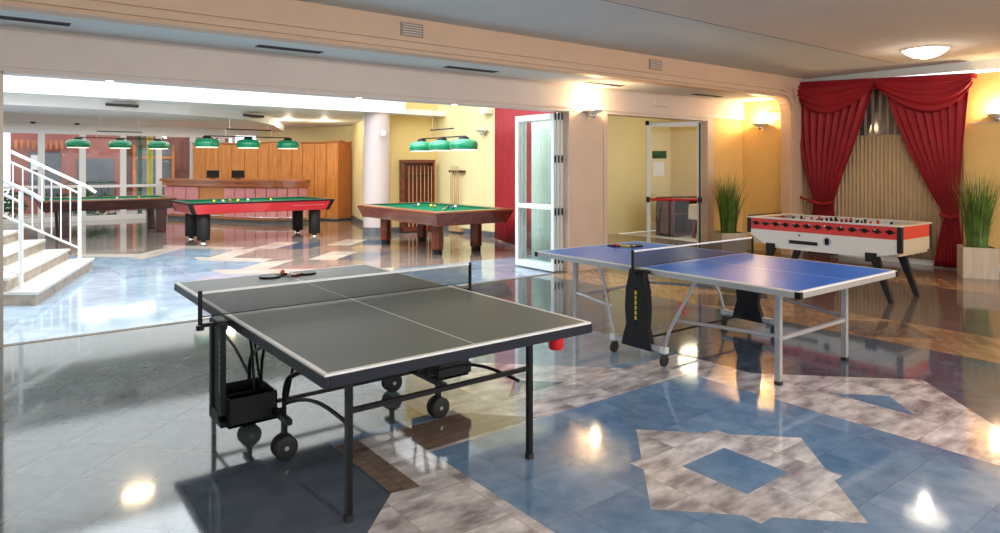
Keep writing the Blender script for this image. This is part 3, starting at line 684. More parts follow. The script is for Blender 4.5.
# ---------------------------------------------------------------- table tennis tables
def tt_table(kind, loc):
    blue = kind == 'blue'
    W_, L_ = 1.525, 2.74
    g = empty('table_tennis_table', loc)
    top = 'blue_top' if blue else 'grey_top'
    H = .76; th = .022; rim = .045 if blue else .052
    for k in (0, 1):
        y0 = 0 if k == 0 else L_/2+.0012; y1 = L_/2-.0012 if k == 0 else L_
        b = MB(); b.box((.002, y0, H-th), (W_-.002, y1, H)); b.build('tabletop', top, g)
        b = MB(); z0, z1 = H-rim-.004, H-.008
        fr = [((-.006, y0-.006 if k == 0 else y0, z0), (.022, y1+.006 if k else y1, z1)), ((W_-.022, y0-.006 if k == 0 else y0, z0), (W_+.006, y1+.006 if k else y1, z1))]
        for a, c in fr: b.box(a, c)
        ye = y0-.006 if k == 0 else y1-.022
        b.box((.0221, ye, z0), (W_-.0221, ye+.028, z1)); b.box((.0221, y1-.03 if k == 0 else y0, z0), (W_-.0221, y1 if k == 0 else y0+.03, z1-.02))
        b.build('edge_frame', 'silver' if blue else 'edge_black', g, .002)
        b = MB(); z = H+.0006
        b.box((-.002, y0, H-.008), (.021, y1, z)); b.box((W_-.021, y0, H-.008), (W_+.002, y1, z)); b.box((W_/2-.003, y0, H-.004), (W_/2+.003, y1, z))
        b.box((0, -.002 if k == 0 else L_-.021, H-.008), (W_, .021 if k == 0 else L_+.002, z+.0001)); b.build('line_marking', 'white_line', g)
        if blue:
            yy = -.012 if k == 0 else L_-.03
            for xx in (-.012, W_-.03):
                b = MB(); b.box((xx, yy, z0-.002), (xx+.042, yy+.042, z1+.004)); b.build('corner_cap', 'black', g, .004)
    # net
    yn = L_/2
    n_ = empty('net', (0, 0, 0)); n_.parent = g
    ov = .152 if not blue else .12
    b = MB(); b.box((-ov, yn-.0008, H+.012), (W_+ov, yn+.0008, H+.145)); b.build('netting', 'net', n_)
    b = MB(); b.box((-ov, yn-.004, H+.14), (W_+ov, yn+.004, H+.153)); b.build('net_tape', 'white_line', n_)
    b = MB(); b.tube([(-ov, yn, H+.012), (W_+ov, yn, H+.012)], .003, 6); b.build('net_cord', 'black', n_)
    for s_ in (0, 1):
        xx = -ov if s_ == 0 else W_+ov
        b = MB(); b.tube([(xx, yn, H-.03), (xx, yn, H+.158)], .012, 10)
        x1 = .03 if s_ == 0 else W_-.03
        b.box((min(xx, x1), yn-.012, H-.045), (max(xx, x1), yn+.012, H-.025)); b.box((min(x1, x1-.03), yn-.03, H+.0008), (x1+.03, yn+.03, H+.008)) if False else None
        b.lathe([(.022, H-.06), (.022, H-.035)], (xx, yn, 0), 10); b.build('net_post', 'black', n_)
    r = .014
    legm = 'silver' if blue else 'black'
    xs_ = (.21, 1.28) if not blue else (.26, 1.28)
    ly = .23 if not blue else .30
    for k in (0, 1):
        f_ = (lambda y: y) if k == 0 else (lambda y: L_-y)
        for x in xs_:
            b = MB(); b.sbar((x, f_(ly), .015), (x, f_(ly), H-.04), r if not blue else .02); b.mi(1).sbar((x, f_(ly), 0), (x, f_(ly), .03), r+.003 if not blue else .022); b.build('leg', [legm, 'rubber'], g)
        b = MB(); zc = .50 if not blue else .34
        b.sbar((xs_[0], f_(ly), zc), (xs_[1], f_(ly), zc), .011 if not blue else .014); b.build('crossbar', legm, g)
        b = MB(); b.sbar((xs_[0], f_(ly+.02), H-.05), (xs_[1], f_(ly+.02), H-.05), .012); b.build('crossbar', legm, g)
    if not blue:
        for x, sgn in ((.21, -1), (1.21, 1)):
            for k in (0, 1):
                f_ = (lambda y: y) if k == 0 else (lambda y: L_-y)
                yw = 1.06
                # curved tube: wheel fork up and over to the underside of the top (both lean to the near end)
                ys = yw if k == 0 else L_-yw
                pts = [(x, ys, .10), (x, ys, .33)]
                for i in range(1, 8):
                    a = R(70*i/7); pts.append((x, ys-.20*(1-math.cos(a)), .33+.17*math.sin(a)))
                pts += [(x, ys-.34, .575), (x, ys-.62, .66), (x, ys-.72, .71)]
                b = MB(); b.tube(pts, .013, 8); b.build('frame_tube', 'black', g)
                pts = []
                for i in range(9):
                    t = i/8; pts.append((x, f_(yw-(yw-.24)*t), .30+.14*t+.06*math.sin(PI*t)))
                b = MB(); b.tube(pts, .010, 8); b.build('brace', 'black', g)
                b = MB(); b.tube([(x-.04*sgn, f_(yw+.08), .28), (x-.04*sgn, f_(yw-.12), .70)], .009, 6); b.tube([(x+.05*sgn, f_(yw+.26), .28), (x+.05*sgn, f_(yw+.22), .50), (x+.05*sgn, f_(yw+.12), .71)], .009, 6); b.build('strut', 'black', g)
                # twin wheel
                for dy in (-.026, .026):
                    q = f_(yw)+dy
                    b = MB(); b.lathe([(.02, -.014), (.055, -.014), (.066, -.008), (.066, .008), (.055, .014), (.02, .014)], (x, q, .066), 28, 'y')
                    b.mi(1).lathe([(.012, -.018), (.012, .018)], (x, q, .066), 12, 'y'); b.build('wheel', ['rubber', 'silver'], g)
            b = MB(); b.sbar((x, .98, .22), (x, L_-.98, .22), .016); b.sbar((x, 1.06, .13), (x, 1.06, .22), .014); b.sbar((x, L_-1.06, .13), (x, L_-1.06, .22), .014)
            for i in range(4): b.lathe([(.012, -.022), (.012, .022)], (x, 1.15+i*.14, .24), 8, 'x')
            b.build('frame_beam', 'black', g)
            xo = -.075 if sgn < 0 else W_+.03
            # upright panel at the net and the storage bin below
            b = MB(); b.box((xo+.0, yn-.12, .20), (xo+.03, yn-.07, .74)); b.box((xo, yn+.07, .20), (xo+.03, yn+.12, .74)); b.box((xo, yn-.08, .70), (xo+.05, yn+.08, .75)); b.box((xo, yn-.12, .17), (xo+.05, yn+.12, .24)); b.box((xo+.012, yn-.07, .24), (xo+.018, yn+.07, .70)); b.build('side_panel', 'black_plastic', g, .004)
            b = MB()
            for i in range(9): b.box((xo-.0015, yn-.107, .36+i*.033), (xo+.001, yn-.085, .383+i*.033))
            b.build('lettering', 'grey_mark', g)
            xa, xb = (xo+.03, xo+.30) if sgn < 0 else (xo-.27, xo)
            b = MB(); y0, y1 = yn-.16, yn+.16
            b.box((xa, y0, .17), (xb, y1, .19)); b.box((xa, y0, .17), (xa+.012, y1, .33)); b.box((xb-.012, y0, .17), (xb, y1, .33)); b.box((xa, y0, .17), (xb, y0+.012, .33)); b.box((xa, y1-.012, .17), (xb, y1, .33)); b.box((xa, yn-.006, .19), (xb, yn+.006, .31))
            b.build('storage_bin', 'black_plastic', g, .004)
        b = MB(); b.sbar((.21, L_/2, .215), (1.21, L_/2, .215), .010); b.build('crossbar', 'black', g)
        b = MB(); b.lathe([(.036, H-.115), (.042, H-.10), (.042, H-.05)], (1.30, .035, 0), 16); b.build('ball_holder', 'red_plastic', g)
    else:
        for x, sgn in ((-.05, -1), (W_+.05, 1)):
            b = MB(); b.sbar((x, 1.08, .135), (x, L_-1.08, .135), .020)
            b.build('base_bar', 'silver', g)
            for k in (0, 1):
                f_ = (lambda y: y) if k == 0 else (lambda y: L_-y)
                xi = x-.06*sgn
                b = MB(); b.tube([(x, f_(1.10), .14), (x, f_(1.05), .30), (xi, f_(.92), .58), (xi, f_(.85), H-.05)], .015, 8); b.build('slanted_leg', 'silver', g)
                b = MB(); b.tube([(xi, f_(1.0), .38), (xs_[0] if sgn < 0 else xs_[1], f_(ly), .36)], .014, 8); b.build('brace', 'silver', g)
                b = MB(); b.lathe([(.02, -.012), (.045, -.012), (.05, -.006), (.05, .006), (.045, .012), (.02, .012)], (x, f_(1.10), .05), 20, 'y'); b.mi(1).sbar((x, f_(1.10), .05), (x, f_(1.10), .13), .008); b.build('wheel', ['rubber', 'silver'], g)
                b = MB(); b.box((x-.026, f_(1.10)-.028, .11), (x+.026, f_(1.10)+.028, .16)); b.build('end_cap', 'white_alu', g, .004)
            # shaped black panel
            prof = [(-.19, .10), (.19, .10), (.165, .19), (.13, .28), (.145, .42), (.135, .58), (.10, .69), (.09, .74), (-.09, .74), (-.10, .69), (-.135, .58), (-.145, .42), (-.13, .28), (-.165, .19)]
            xq = x-.03 if sgn < 0 else x-.03
            b = MB(); b.slab([(xq, yn+yy*.86, z) for yy, z in prof], (.06, 0, 0)); b.build('side_panel', 'black_plastic', g, .006)
            xf = xq-.002 if sgn < 0 else xq+.06
            b = MB(); b.box((xf, yn-.02, .28), (xf+.002, yn+.02, .62)); b.build('panel_inset', 'black', g)
            xf2 = xq-.004 if sgn < 0 else xq+.062
            b = MB()
            for i in range(6): b.box((xf2, yn-.010, .335+i*.042), (xf2+.003, yn+.010, .365+i*.042))
            b.build('lettering', 'yellow_mark', g)
            b = MB(); b.tube([(x, yn-.07, .745), (x-.04*sgn, yn-.09, .73)], .012, 8); b.tube([(x, yn+.07, .745), (x-.04*sgn, yn+.09, .73)], .012, 8); b.box((x-.02, yn-.08, .72), (x+.02, yn+.08, .75)); b.build('hinge', 'black', g)
            for yl in (.96, L_-.96): b = MB(); xx = x-.05*sgn; b.tube([(xx, yl+.03, .53), (xx, yl-.03, .43)], .010, 6); b.tube([(xx, yl-.03, .51), (xx, yl+.03, .45)], .008, 6); b.build('lock_lever', 'red_plastic', g)
        b = MB(); b.tube([(-.05, 1.37, .16), (W_+.05, 1.37, .16)], .010, 8); b.build('cross_frame', 'black', g)
    return g
ta = tt_table('grey', (1.089, 2.591, 0)); tag(ta, 'grey-topped table tennis table with black frame in the foreground', 'table tennis table')
tb = tt_table('blue', (4.366, 2.355, 0)); tag(tb, 'blue-topped table tennis table with silver frame behind the grey one', 'table tennis table')
def paddle(loc, rz, label, m_, tilt=0, hm='mahogany'):
    g = empty('table_tennis_bat', loc, rz); g.rotation_euler = (tilt, 0, rz); tag(g, label, 'table tennis bat')
    pts = [(.078*math.sin(R(t))*1.0, .082*math.cos(R(t))+.082) for t in range(-150, 151, 15)]+[(-.018, 0)][:0]
    pts = [(p[0], p[1]) for p in pts]
    b = MB(); b.prism(pts, .001, .013); b.build('blade', m_, g, .001)
    b = MB(); b.box((-.014, -.09, .0005), (.014, .03, .02)); b.build('handle', hm, g, .004)
    return g
def ball(loc, r, m_, name, label, cat, group=None):
    b = MB(); b.sphere((0, 0, 0), r, 16, 10); o = b.build(name, m_); o.location = loc; tag(o, label, cat, group); return o
# on the grey table
def onA(px, py, z=.762):
    d = 667.4*(1.61-z)/(py-166.6); return cP(px, d)
x, y = onA(280, 276); paddle((x, y, .7622), R(100), 'black table tennis bat on the left, lying on the grey table', 'black')
x, y = onA(297, 275.5); paddle((x+.02, y, .7612), R(-55), 'black table tennis bat on the right, lying on the grey table', 'black')
x, y = onA(291.5, 275); ball((x-.03, y-.05, .7812), .02, 'white_line', 'table_tennis_ball', 'white table tennis ball beside the bats on the grey table', 'ball')
x, y = onA(289, 274); ball((x-.05, y-.0, .7812), .02, 'orange_plastic', 'table_tennis_ball', 'orange table tennis ball behind the bats on the grey table', 'ball')
x, y = onA(622, 246.5); paddle((x, y, .7612), R(20), 'dark table tennis bat with yellow-trimmed handle on the blue table', 'black', 0, 'yellow_mark')
x, y = onA(634, 247); paddle((x, y, .7612), R(-60), 'dark table tennis bat further right on the blue table', 'black')
x, y = onA(616, 247); ball((x, y, .7812), .02, 'red_plastic', 'table_tennis_ball', 'small red ball at the bats on the blue table', 'ball')

# ---------------------------------------------------------------- billiard tables
def pool_table(w_, l_, h_, loc, rz, body, rail, leg, legs, label, kind):
    """w_ along x, l_ along y"""
    g = empty('billiard_table', loc, rz); tag(g, label, 'billiard table')
    fr = .13
    b = MB()
    # rails
    for (x0, x1, y0, y1) in ((0, w_, 0, fr), (0, w_, l_-fr, l_), (0, fr, fr, l_-fr), (w_-fr, w_, fr, l_-fr)): b.box((x0, y0, h_-.035), (x1, y1, h_))
    b.build('rail', rail, g, .008)
    b = MB(); b.box((fr, fr, h_-.06), (w_-fr, l_-fr, h_-.03)); b.build('cloth_bed', 'felt', g)
    b = MB()
    for (x0, x1, y0, y1) in ((fr, w_-fr, fr, fr+.05), (fr, w_-fr, l_-fr-.05, l_-fr), (fr, fr+.05, fr, l_-fr), (w_-fr-.05, w_-fr, fr, l_-fr)): b.box((x0, y0, h_-.03), (x1, y1, h_-.002))
    b.build('cushion', 'felt', g, .006)
    # tapered apron
    t = .10; za, zb = h_-.035, h_-(.26 if kind != 'red' else .24)
    b = MB(); b.hexa([(t, t, zb), (w_-t, t, zb), (w_-t, l_-t, zb), (t, l_-t, zb)], [(.01, .01, za), (w_-.01, .01, za), (w_-.01, l_-.01, za), (.01, l_-.01, za)])
    b.build('apron', body, g, .012)
    for (x, y) in ((.0, 0), (w_, 0), (w_, l_), (0, l_)):
        sx = 1 if x == 0 else -1; sy = 1 if y == 0 else -1
        q = .085
        b = MB(); b.hexa(*[[(x+sx*a, y+sy*c, z) for a, c in ((o-.004, o-.004), (o+q, o-.004), (o+q, o+q), (o-.004, o+q))] for o, z in ((t*.95, zb-.004), (.004, za))])
        b.build('corner_cap', 'black' if kind == 'red' else body, g, .01)
    for (x, y) in ((fr-.01, fr-.01), (w_-fr+.01, fr-.01), (fr-.01, l_-fr+.01), (w_-fr+.01, l_-fr+.01)) + (((fr-.03, l_/2), (w_-fr+.03, l_/2)) if l_ > w_ else ((w_/2, fr-.03), (w_/2, l_-fr+.03))):
        b = MB(); b.lathe([(.055, h_-.034), (.055, h_+.0015)], (x, y, 0), 16); b.build('pocket', 'black', g)
    for (x, y) in legs:
        if kind == 'red':
            b = MB(); b.lathe([(.12, .07), (.13, .09), (.13, zb+.0), (.12, zb+.01)], (x, y, 0), 24).mi(1).lathe([(.075, .0), (.075, .02), (.06, .03), (.06, .08)], (x, y, 0), 20); b.build('leg', ['black_plastic', 'chrome'], g)
        elif kind == 'brown':
            r_ = .115; o8 = [(x+r_*math.cos(R(22.5+45*i)), y+r_*math.sin(R(22.5+45*i))) for i in range(8)]
            r2 = .095; p8 = [(x+r2*math.cos(R(22.5+45*i)), y+r2*math.sin(R(22.5+45*i))) for i in range(8)]
            b = MB(); b.prism(o8, .09, zb+.02).mi(1).prism(p8, 0, .09); b.build('leg', [leg, 'black_plastic'], g, .006)
        else:
            b = MB(); r_ = .13; b.hexa([(x-r_*.8, y-r_*.8, 0), (x+r_*.8, y-r_*.8, 0), (x+r_*.8, y+r_*.8, 0), (x-r_*.8, y+r_*.8, 0)], [(x-r_, y-r_, zb+.02), (x+r_, y-r_, zb+.02), (x+r_, y+r_, zb+.02), (x-r_, y+r_, zb+.02)]); b.build('leg', leg, g, .02)
    return g
pool_table(2.8, 1.75, .85, (.9, 17.9, 0), 0, 'dark_mahogany', 'light_rail', 'dark_mahogany', [(.5, .35), (2.5, .35), (.5, 1.45), (2.5, 1.5)], 'dark brown billiard table in front of the far window wall', 'dark')
t2 = pool_table(3.12, 1.75, .865, (3.21, 14.5, 0), 0, 'red_lacquer', 'black', 'black', [(.37, .35), (2.78, .35), (.37, 1.4), (2.78, 1.4)], 'billiard table with red sides and round black legs before the bar', 'red')
b = MB()
for i in range(14):
    b.box((2.18+i*.05, .045+.001*(i % 2), .752+.004*(i % 3)), (2.218+i*.05, .07, .775+.003*(i % 2)))
b.box((2.16, .047, .744), (2.90, .07, .748))
b.build('lettering', 'white_line', t2)
pool_table(1.70, 3.1, .83, (6.08, 9.72, 0), 0, 'mahogany', 'light_rail', 'mahogany', [(.48, .72), (1.35, .72), (.48, 2.72), (1.35, 2.72)], 'mahogany billiard table with octagonal legs by the yellow wall', 'brown')
bc_ = {'white': (.85, .82, .75), 'yellow': (.85, .62, .04), 'orange': (.8, .22, .03), 'red': (.6, .02, .02), 'black': (.02, .02, .02), 'navy': (.03, .05, .25), 'green': (.02, .2, .08), 'maroon': (.25, .02, .03)}
for k_, v_ in bc_.items(): M['ball_'+k_] = mat('ball_'+k_, v_, .1, coat=.5)
zb1 = .865-.03+.0285
for (px, c_, wh) in [(214, 'yellow', 'leftmost ball'), (223, 'white', 'second ball from the left'), (230, 'orange', 'ball left of the middle'), (238, 'yellow', 'middle ball'), (248, 'white', 'ball right of the middle'), (271, 'yellow', 'rightmost ball')]:
    k = (px-500)/667.4; v_ = 15.1+.12*(px % 3); a = R(37.5); Y = v_/(math.cos(a)-math.sin(a)*k); u_ = math.cos(a)*k*Y+math.sin(a)*Y
    ball((u_, v_, zb1), .0285, 'ball_'+c_, 'billiard_ball', '%s billiard ball, %s on the red-sided table' % (c_, wh), 'ball')
for (px, c_, wh) in [(51, 'white', 'leftmost on'), (117, 'white', 'left one right of the railing on'), (139, 'yellow', 'rightmost on')]:
    k = (px-500)/667.4; v_ = 18.5; a = R(37.5); Y = v_/(math.cos(a)-math.sin(a)*k); u_ = math.cos(a)*k*Y+math.sin(a)*Y
    ball((u_, v_, .85-.03+.0285), .0285, 'ball_'+c_, 'billiard_ball', '%s billiard ball, %s the far dark table' % (c_, wh), 'ball')
zt = .83-.03
for (px, py, c_, wh) in [(414, 205.5, 'navy', 'dark blue ball at the left end'), (418.5, 204.5, 'white', 'white ball at the left end'), (431, 205.5, 'yellow', 'yellow ball near the middle'), (435, 206, 'orange', 'orange ball near the middle'), (448, 207, 'black', 'black ball by the cue tip'), (453, 207.5, 'navy', 'dark blue ball right of the cue tip'), (455.5, 206.5, 'white', 'white ball right of the cue tip')]:
    d = 667.4*(1.61-zt-.03)/(py-166.6); x, y = cP(px, d); ball((x, y, zt+.0285), .0285, 'ball_'+c_, 'billiard_ball', wh+' of the mahogany billiard table', 'ball')
b = MB(); b.tube([(6.35, 9.95, .848), (7.1, 10.9, .846)], [.013, .006], 8); tag(b.build('cue', 'cue_wood'), 'wooden cue lying across the mahogany billiard table', 'cue')

# ---------------------------------------------------------------- billiard lamps
def bar_lamp(offs, label, loc, rz, zc):
    g = empty('billiard_lamp', loc, rz); tag(g, label, 'ceiling lamp', 'green-shaded lamps over the billiard tables')
    L0, L1 = min(offs), max(offs)
    b = MB(); b.tube([(L0-.05, 0, .17), (L1+.05, 0, .17)], .012, 8); b.build('bar', 'black', g)
    q = (L1-L0)*.22
    b = MB(); b.tube([(L0+q, 0, .33), (L1-q, 0, .33)], .012, 8); b.build('bar', 'black', g)
    b = MB()
    for xx in (L0+q, L1-q): b.tube([(xx, 0, .17), (xx, 0, .33)], .006, 6)
    b.build('link', 'chrome', g)
    for xx in (L0+q+.08, L1-q-.08): b = MB(); b.tube([(xx, 0, .33), (xx, 0, zc-loc[2])], .004, 6); b.build('suspension_wire', 'chrome', g)
    for o_ in offs:
        b = MB(); b.lathe([(.05, .15), (.08, .12), (.20, .10), (.25, .065), (.262, .0), (.25, -.06), (.235, -.075)], (o_, 0, 0), 32); s_ = b.build('lamp_shade', 'green_shade', g)
        b = MB(); b.lathe([(.22, -.085), (.225, -.075)], (o_, 0, 0), 28); b.build('diffuser', 'lamp_white', s_)
        b = MB(); b.lathe([(.10, .115), (.09, .15), (.03, .18)], (o_, 0, 0), 16); b.build('cap', 'black', s_)
    return g
bar_lamp([0, .89, 1.76], 'green three-shade lamp hanging over the far dark billiard table', (1.73, 19.0, 2.15), 0, 2.86)
bar_lamp([0, .88, 1.79], 'green three-shade lamp hanging over the red-sided billiard table', (3.78, 15.4, 2.11), 0, 2.67)
bar_lamp([0, .74, 1.50], 'green three-shade lamp hanging over the mahogany billiard table', (6.95, 10.15, 2.0), R(90), 4.9)
for (x, y, z, p_) in ((2.6, 19, 2.0, 22), (4.7, 15.4, 1.96, 22), (6.95, 10.9, 1.86, 18)): area('billiard_lamp_light', (x, y, z), 1.6 if z > 1.9 else .3, .3 if z > 1.9 else 1.4, p_, (1, .92, .75))

# ---------------------------------------------------------------- cue racks
g = empty('cue_rack', (8.45, 14.38, 0)); tag(g, 'tall mahogany cue rack standing against the yellow wall by the column', 'cue rack')
b = MB(); b.box((-.44, .04, .10), (.44, .10, 1.72)); b.build('back_board', 'rack_wood', g)
b = MB(); b.box((-.46, -.10, 1.70), (.46, .10, 1.78)); b.build('top_rail', 'mahogany', g, .01)
b = MB(); b.box((-.46, -.12, .02), (.46, .10, .14)); b.build('base', 'mahogany', g, .01)
b = MB(); b.box((-.45, -.08, 1.36), (.45, -.02, 1.41)); b.build('cue_clip_rail', 'dark_mahogany', g, .005)
for x in (-.43, .43): b = MB(); b.box((x-.03, -.08, .12), (x+.03, .08, 1.72)); b.build('side_post', 'mahogany', g, .008)
def cue(loc, label, m_='cue_wood', h_=1.45, group=None):
    b = MB(); b.tube([(0, 0, 0), (0, 0, h_)], [.016, .007], 8); o = b.build('cue', m_); o.location = loc; tag(o, label, 'cue', group); return o
c0 = cue((8.14, 14.25, .145), 'leftmost upright cue in the tall mahogany rack', 'cue_wood', 1.48, 'cues in the tall rack')
for i, xx in enumerate((8.25, 8.36, 8.47, 8.58, 8.69, 8.78)):
    c = c0.copy(); C.objects.link(c); c.location.x = xx; c['label'] = ('second', 'third', 'fourth', 'fifth', 'sixth', 'rightmost')[i] + ' upright cue from the left in the tall mahogany rack'
g = empty('cue_rack', (9.04, 13.5, 0)); tag(g, 'small dark wall clip holding pale cues on the light yellow wall', 'cue rack')
b = MB(); b.box((-.05, -.30, 1.47), (.05, .30, 1.52)); b.build('clip_rail', 'dark_mahogany', g, .006)
b = MB(); b.box((-.08, -.26, .04), (.05, .26, .12)); b.build('butt_shelf', 'cue_wood', g, .006)
for i, (yy, h_) in enumerate(((13.34, 1.5), (13.42, 1.56), (13.50, 1.46), (13.60, 1.42), (13.66, 1.5))):
    if i == 0: c1 = cue((8.97, yy, .13), 'rightmost cue in the wall clip on the light yellow wall', 'cue_wood', h_, 'cues in the wall clip')
    else: c = c1.copy(); C.objects.link(c); c.location.y = yy; c['label'] = ('', 'second cue from the right', 'middle cue', 'second cue from the left', 'leftmost cue')[i] + ' in the wall clip on the light yellow wall'

# ---------------------------------------------------------------- table football
g = empty('football_table', (8.38, 3.30, 0)); tag(g, 'red and white table football table before the curtained window', 'table football')
W_, L_ = .86, 1.96
def side(x, d):
    pts = [(x, 0, .60), (x, .34, .52), (x, 1.64, .52), (x, 1.92, .68), (x, L_, .70), (x, L_, .755), (x, 0, .755)]
    b = MB(); b.slab(pts, (d, 0, 0)); b.build('side_board', 'white_lam', g, .004)
    b = MB(); b.box((min(x, x+d), 0, .755), (max(x, x+d), L_, .905)); b.build('red_band', 'red_lam' if x == 0 else 'white_lam', g)
side(0, .03); side(W_, -.03)
for y in (0, L_-.03):
    b = MB(); b.box((.03, y, .60 if y == 0 else .70), (W_-.03, y+.03, .755)); b.build('end_board', 'cream_lam', g)
    b = MB(); b.box((.03, y, .755), (W_-.03, y+.03, .905)); b.build('red_band', 'red_lam', g)
b = MB(); b.hexa([(.03, .03, .56), (W_-.03, .03, .56), (W_-.03, L_-.1, .56), (.03, L_-.1, .56)], [(.03, .03, .62), (W_-.03, .03, .62), (W_-.03, L_-.03, .62), (.03, L_-.03, .62)]); b.build('cabinet_bottom', 'cream_lam', g)
b = MB(); b.box((.03, .15, .78), (W_-.03, L_-.15, .79)); b.build('pitch', 'pitch', g)
b = MB(); b.box((-.012, -.01, .905), (.05, L_+.01, .925)); b.box((W_-.05, -.01, .905), (W_+.012, L_+.01, .925)); b.build('top_rim', 'white_lam', g, .004)
for y0, y1 in ((-.01, .15), (L_-.15, L_+.01)): b = MB(); b.box((.05, y0, .905), (W_-.05, y1, .925)); b.build('end_shelf', 'cream_lam', g, .004)
b = MB(); b.box((.0, L_-.02, .925), (W_, L_, .94)); b.build('score_rail', 'black', g)
for (x, y) in ((-.012, -.012), (W_-.045, -.012), (-.012, L_-.045), (W_-.045, L_-.045)):
    b = MB(); b.box((x, y, .60 if y < 0 else .70), (x+.057, y+.057, .915)); b.build('corner_post', 'black_plastic', g, .01)
for i in range(13):
    y = .12+i*.143
    b = MB(); b.lathe([(.03, -.012), (.03, .0)], (0, y, .84), 12, 'x'); b.tube([(-.006, y-.05, .835), (-.006, y+.05, .845)], .010, 6); b.build('rod_bearing', 'black', g)
for i in range(8):
    y = .28+i*.2
    b = MB(); b.tube([(-.02, y, .86), (W_+.18, y, .86)], .008, 8); rd = b.build('rod', 'chrome', g)
    cnt = (1, 2, 3, 5, 5, 3, 2, 1)[i]
    for k in range(cnt):
        b = MB(); x = W_/2+(k-(cnt-1)/2)*(.62/max(cnt, 3)); b.box((x-.016, y-.012, .80), (x+.016, y+.012, .90)); b.sphere((x, y, .915), .018, 8, 6); b.box((x-.02, y-.016, .795), (x+.02, y+.02, .81)); b.build('player', 'black' if i % 2 == 0 else 'red_plastic', rd)
    b = MB(); b.tube([(W_+.08, y, .86), (W_+.20, y, .86)], .017, 10); b.build('handle', 'black', rd)
b = MB()
for i in range(9): b.lathe([(.012, .925), (.012, .95), (.004, .955)], (.02, .45+i*.06, 0), 8)
b.build('score_beads', 'black', g)
b = MB(); b.box((-.012, .98, .60), (.002, 1.36, .645)); b.build('coin_tray', 'black_plastic', g, .005)
b = MB(); b.lathe([(.055, -.004), (.055, .0)], (0, .86, .665), 20, 'x'); b.build('emblem', 'silver', g)
b = MB(); b.lathe([(.03, -.007), (.03, -.004)], (0, .86, .680), 12, 'x'); b.lathe([(.028, -.007), (.028, -.004)], (0, .86, .648), 12, 'x'); b.build('emblem_mark', 'black', g)
b = MB(); b.lathe([(.012, -.008), (.012, .0)], (0, 1.22, .715), 10, 'x'); b.build('lock', 'black', g)
for (x, y, s_) in ((.04, .33, -1), (W_-.09, .33, -1), (.04, 1.62, 1), (W_-.09, 1.62, 1)):
    yb = .13 if s_ < 0 else 1.83
    b = MB(); b.hexa([(x, yb-.03, 0), (x+.05, yb-.03, 0), (x+.05, yb+.03, 0), (x, yb+.03, 0)], [(x-.005, y-.055, .56), (x+.06, y-.055, .56), (x+.06, y+.055, .56), (x-.005, y+.055, .56)]); l_ = b.build('leg', 'black_plastic', g, .006)
    xs0 = -.02 if x < .2 else W_
    b = MB(); b.box((xs0, y-.065, .47), (xs0+.02, y+.065, .58)); b.build('leg_bracket', 'black_plastic', l_, .004)

# ---------------------------------------------------------------- potted grasses
def potted_grass(loc, rz, h_, label, seed, wp=.46, hp=.44):
    random.seed(seed)
    g = empty('potted_grass', loc, rz); tag(g, label, 'potted plant')
    q = wp/2; b = MB()
    for a, c in (((-q, -q, 0), (q, -q+.03, hp)), ((-q, q-.03, 0), (q, q, hp)), ((-q, -q+.03, 0), (-q+.03, q-.03, hp)), ((q-.03, -q+.03, 0), (q, q-.03, hp))): b.box(a, c)
    b.build('planter', 'planter', g)
    b = MB(); b.box((-q+.03, -q+.03, .02), (q-.03, q-.03, hp-.04)); b.build('soil', 'soil', g)
    b = MB()
    for i in range(420):
        a = random.random()*2*PI; r0 = random.random()**.5*.13; x0, y0 = r0*math.cos(a), r0*math.sin(a)
        hh = h_*random.uniform(.45, 1.0); lean = random.uniform(.02, .30)*(1.6 if random.random() < .15 else 1)*hh; da = a+random.gauss(0, .5)
        wv = random.uniform(.005, .009); px_, py_ = -math.sin(da)*wv, math.cos(da)*wv; seg = 6; vs = []
        droop = random.uniform(0, .22)*hh if random.random() < .4 else 0
        for k in range(seg+1):
            t = k/seg; cx_ = x0+math.cos(da)*lean*t**1.8; cy_ = y0+math.sin(da)*lean*t**1.8; z = hp-.06+hh*t-droop*t**3
            ww = (1-t**2.2)
            vs += [(cx_-px_*ww, cy_-py_*ww, z), (cx_+px_*ww, cy_+py_*ww, z)]
        b.add(vs, [(2*k, 2*k+1, 2*k+3, 2*k+2) for k in range(seg)], False)
    b.build('foliage', 'grass', g)
potted_grass((10.50, 6.98, 0), R(-30), 1.20, 'tall green grass in a pale square planter beside the glass door', 3)
potted_grass((11.50, 3.50, 0), R(28), 1.25, 'tall green grass in a pale square planter right of the red curtain', 5, .43)

# ---------------------------------------------------------------- lamps and small wall fittings
def sconce(loc, rz, lit, label):
    g = empty('wall_sconce', loc, rz); tag(g, label, 'wall lamp')
    b = MB(); b.box((-.03, -.02, -.10), (.03, 0, .02)); b.tube([(0, -.02, -.06), (0, -.10, -.05)], .012, 8); b.build('bracket', 'chrome', g)
    b = MB(); b.lathe([(.02, -.09), (.045, -.07), (.05, -.04), (.04, -.03)], (0, -.11, 0), 16); b.build('lamp_holder', 'chrome', g)
    b = MB(); b.lathe([(.05, -.03), (.10, -.01), (.15, .02), (.155, .025), (.10, .0), (.04, -.02)], (0, -.12, 0), 28); b.build('glass_dish', 'lamp_glow' if lit == 2 else 'frosted', g)
    b = MB(); b.sphere((0, -.12, .02), .035, 12, 8); b.build('bulb', 'lamp_glow' if lit else 'frosted', g)
    if lit:
        c, s_ = math.cos(rz), math.sin(rz)
        point('sconce_light', (loc[0]+s_*.16, loc[1]-c*.16, loc[2]+.10), 26, (1, .70, .38), .05)
sconce((7.42, 7.42, 2.45), 0, 1, 'lit wall lamp on the pier between the two openings')
sconce((11.72, 7.04, 2.40), R(-90), 1, 'lit wall lamp on the ochre wall above the left planter')
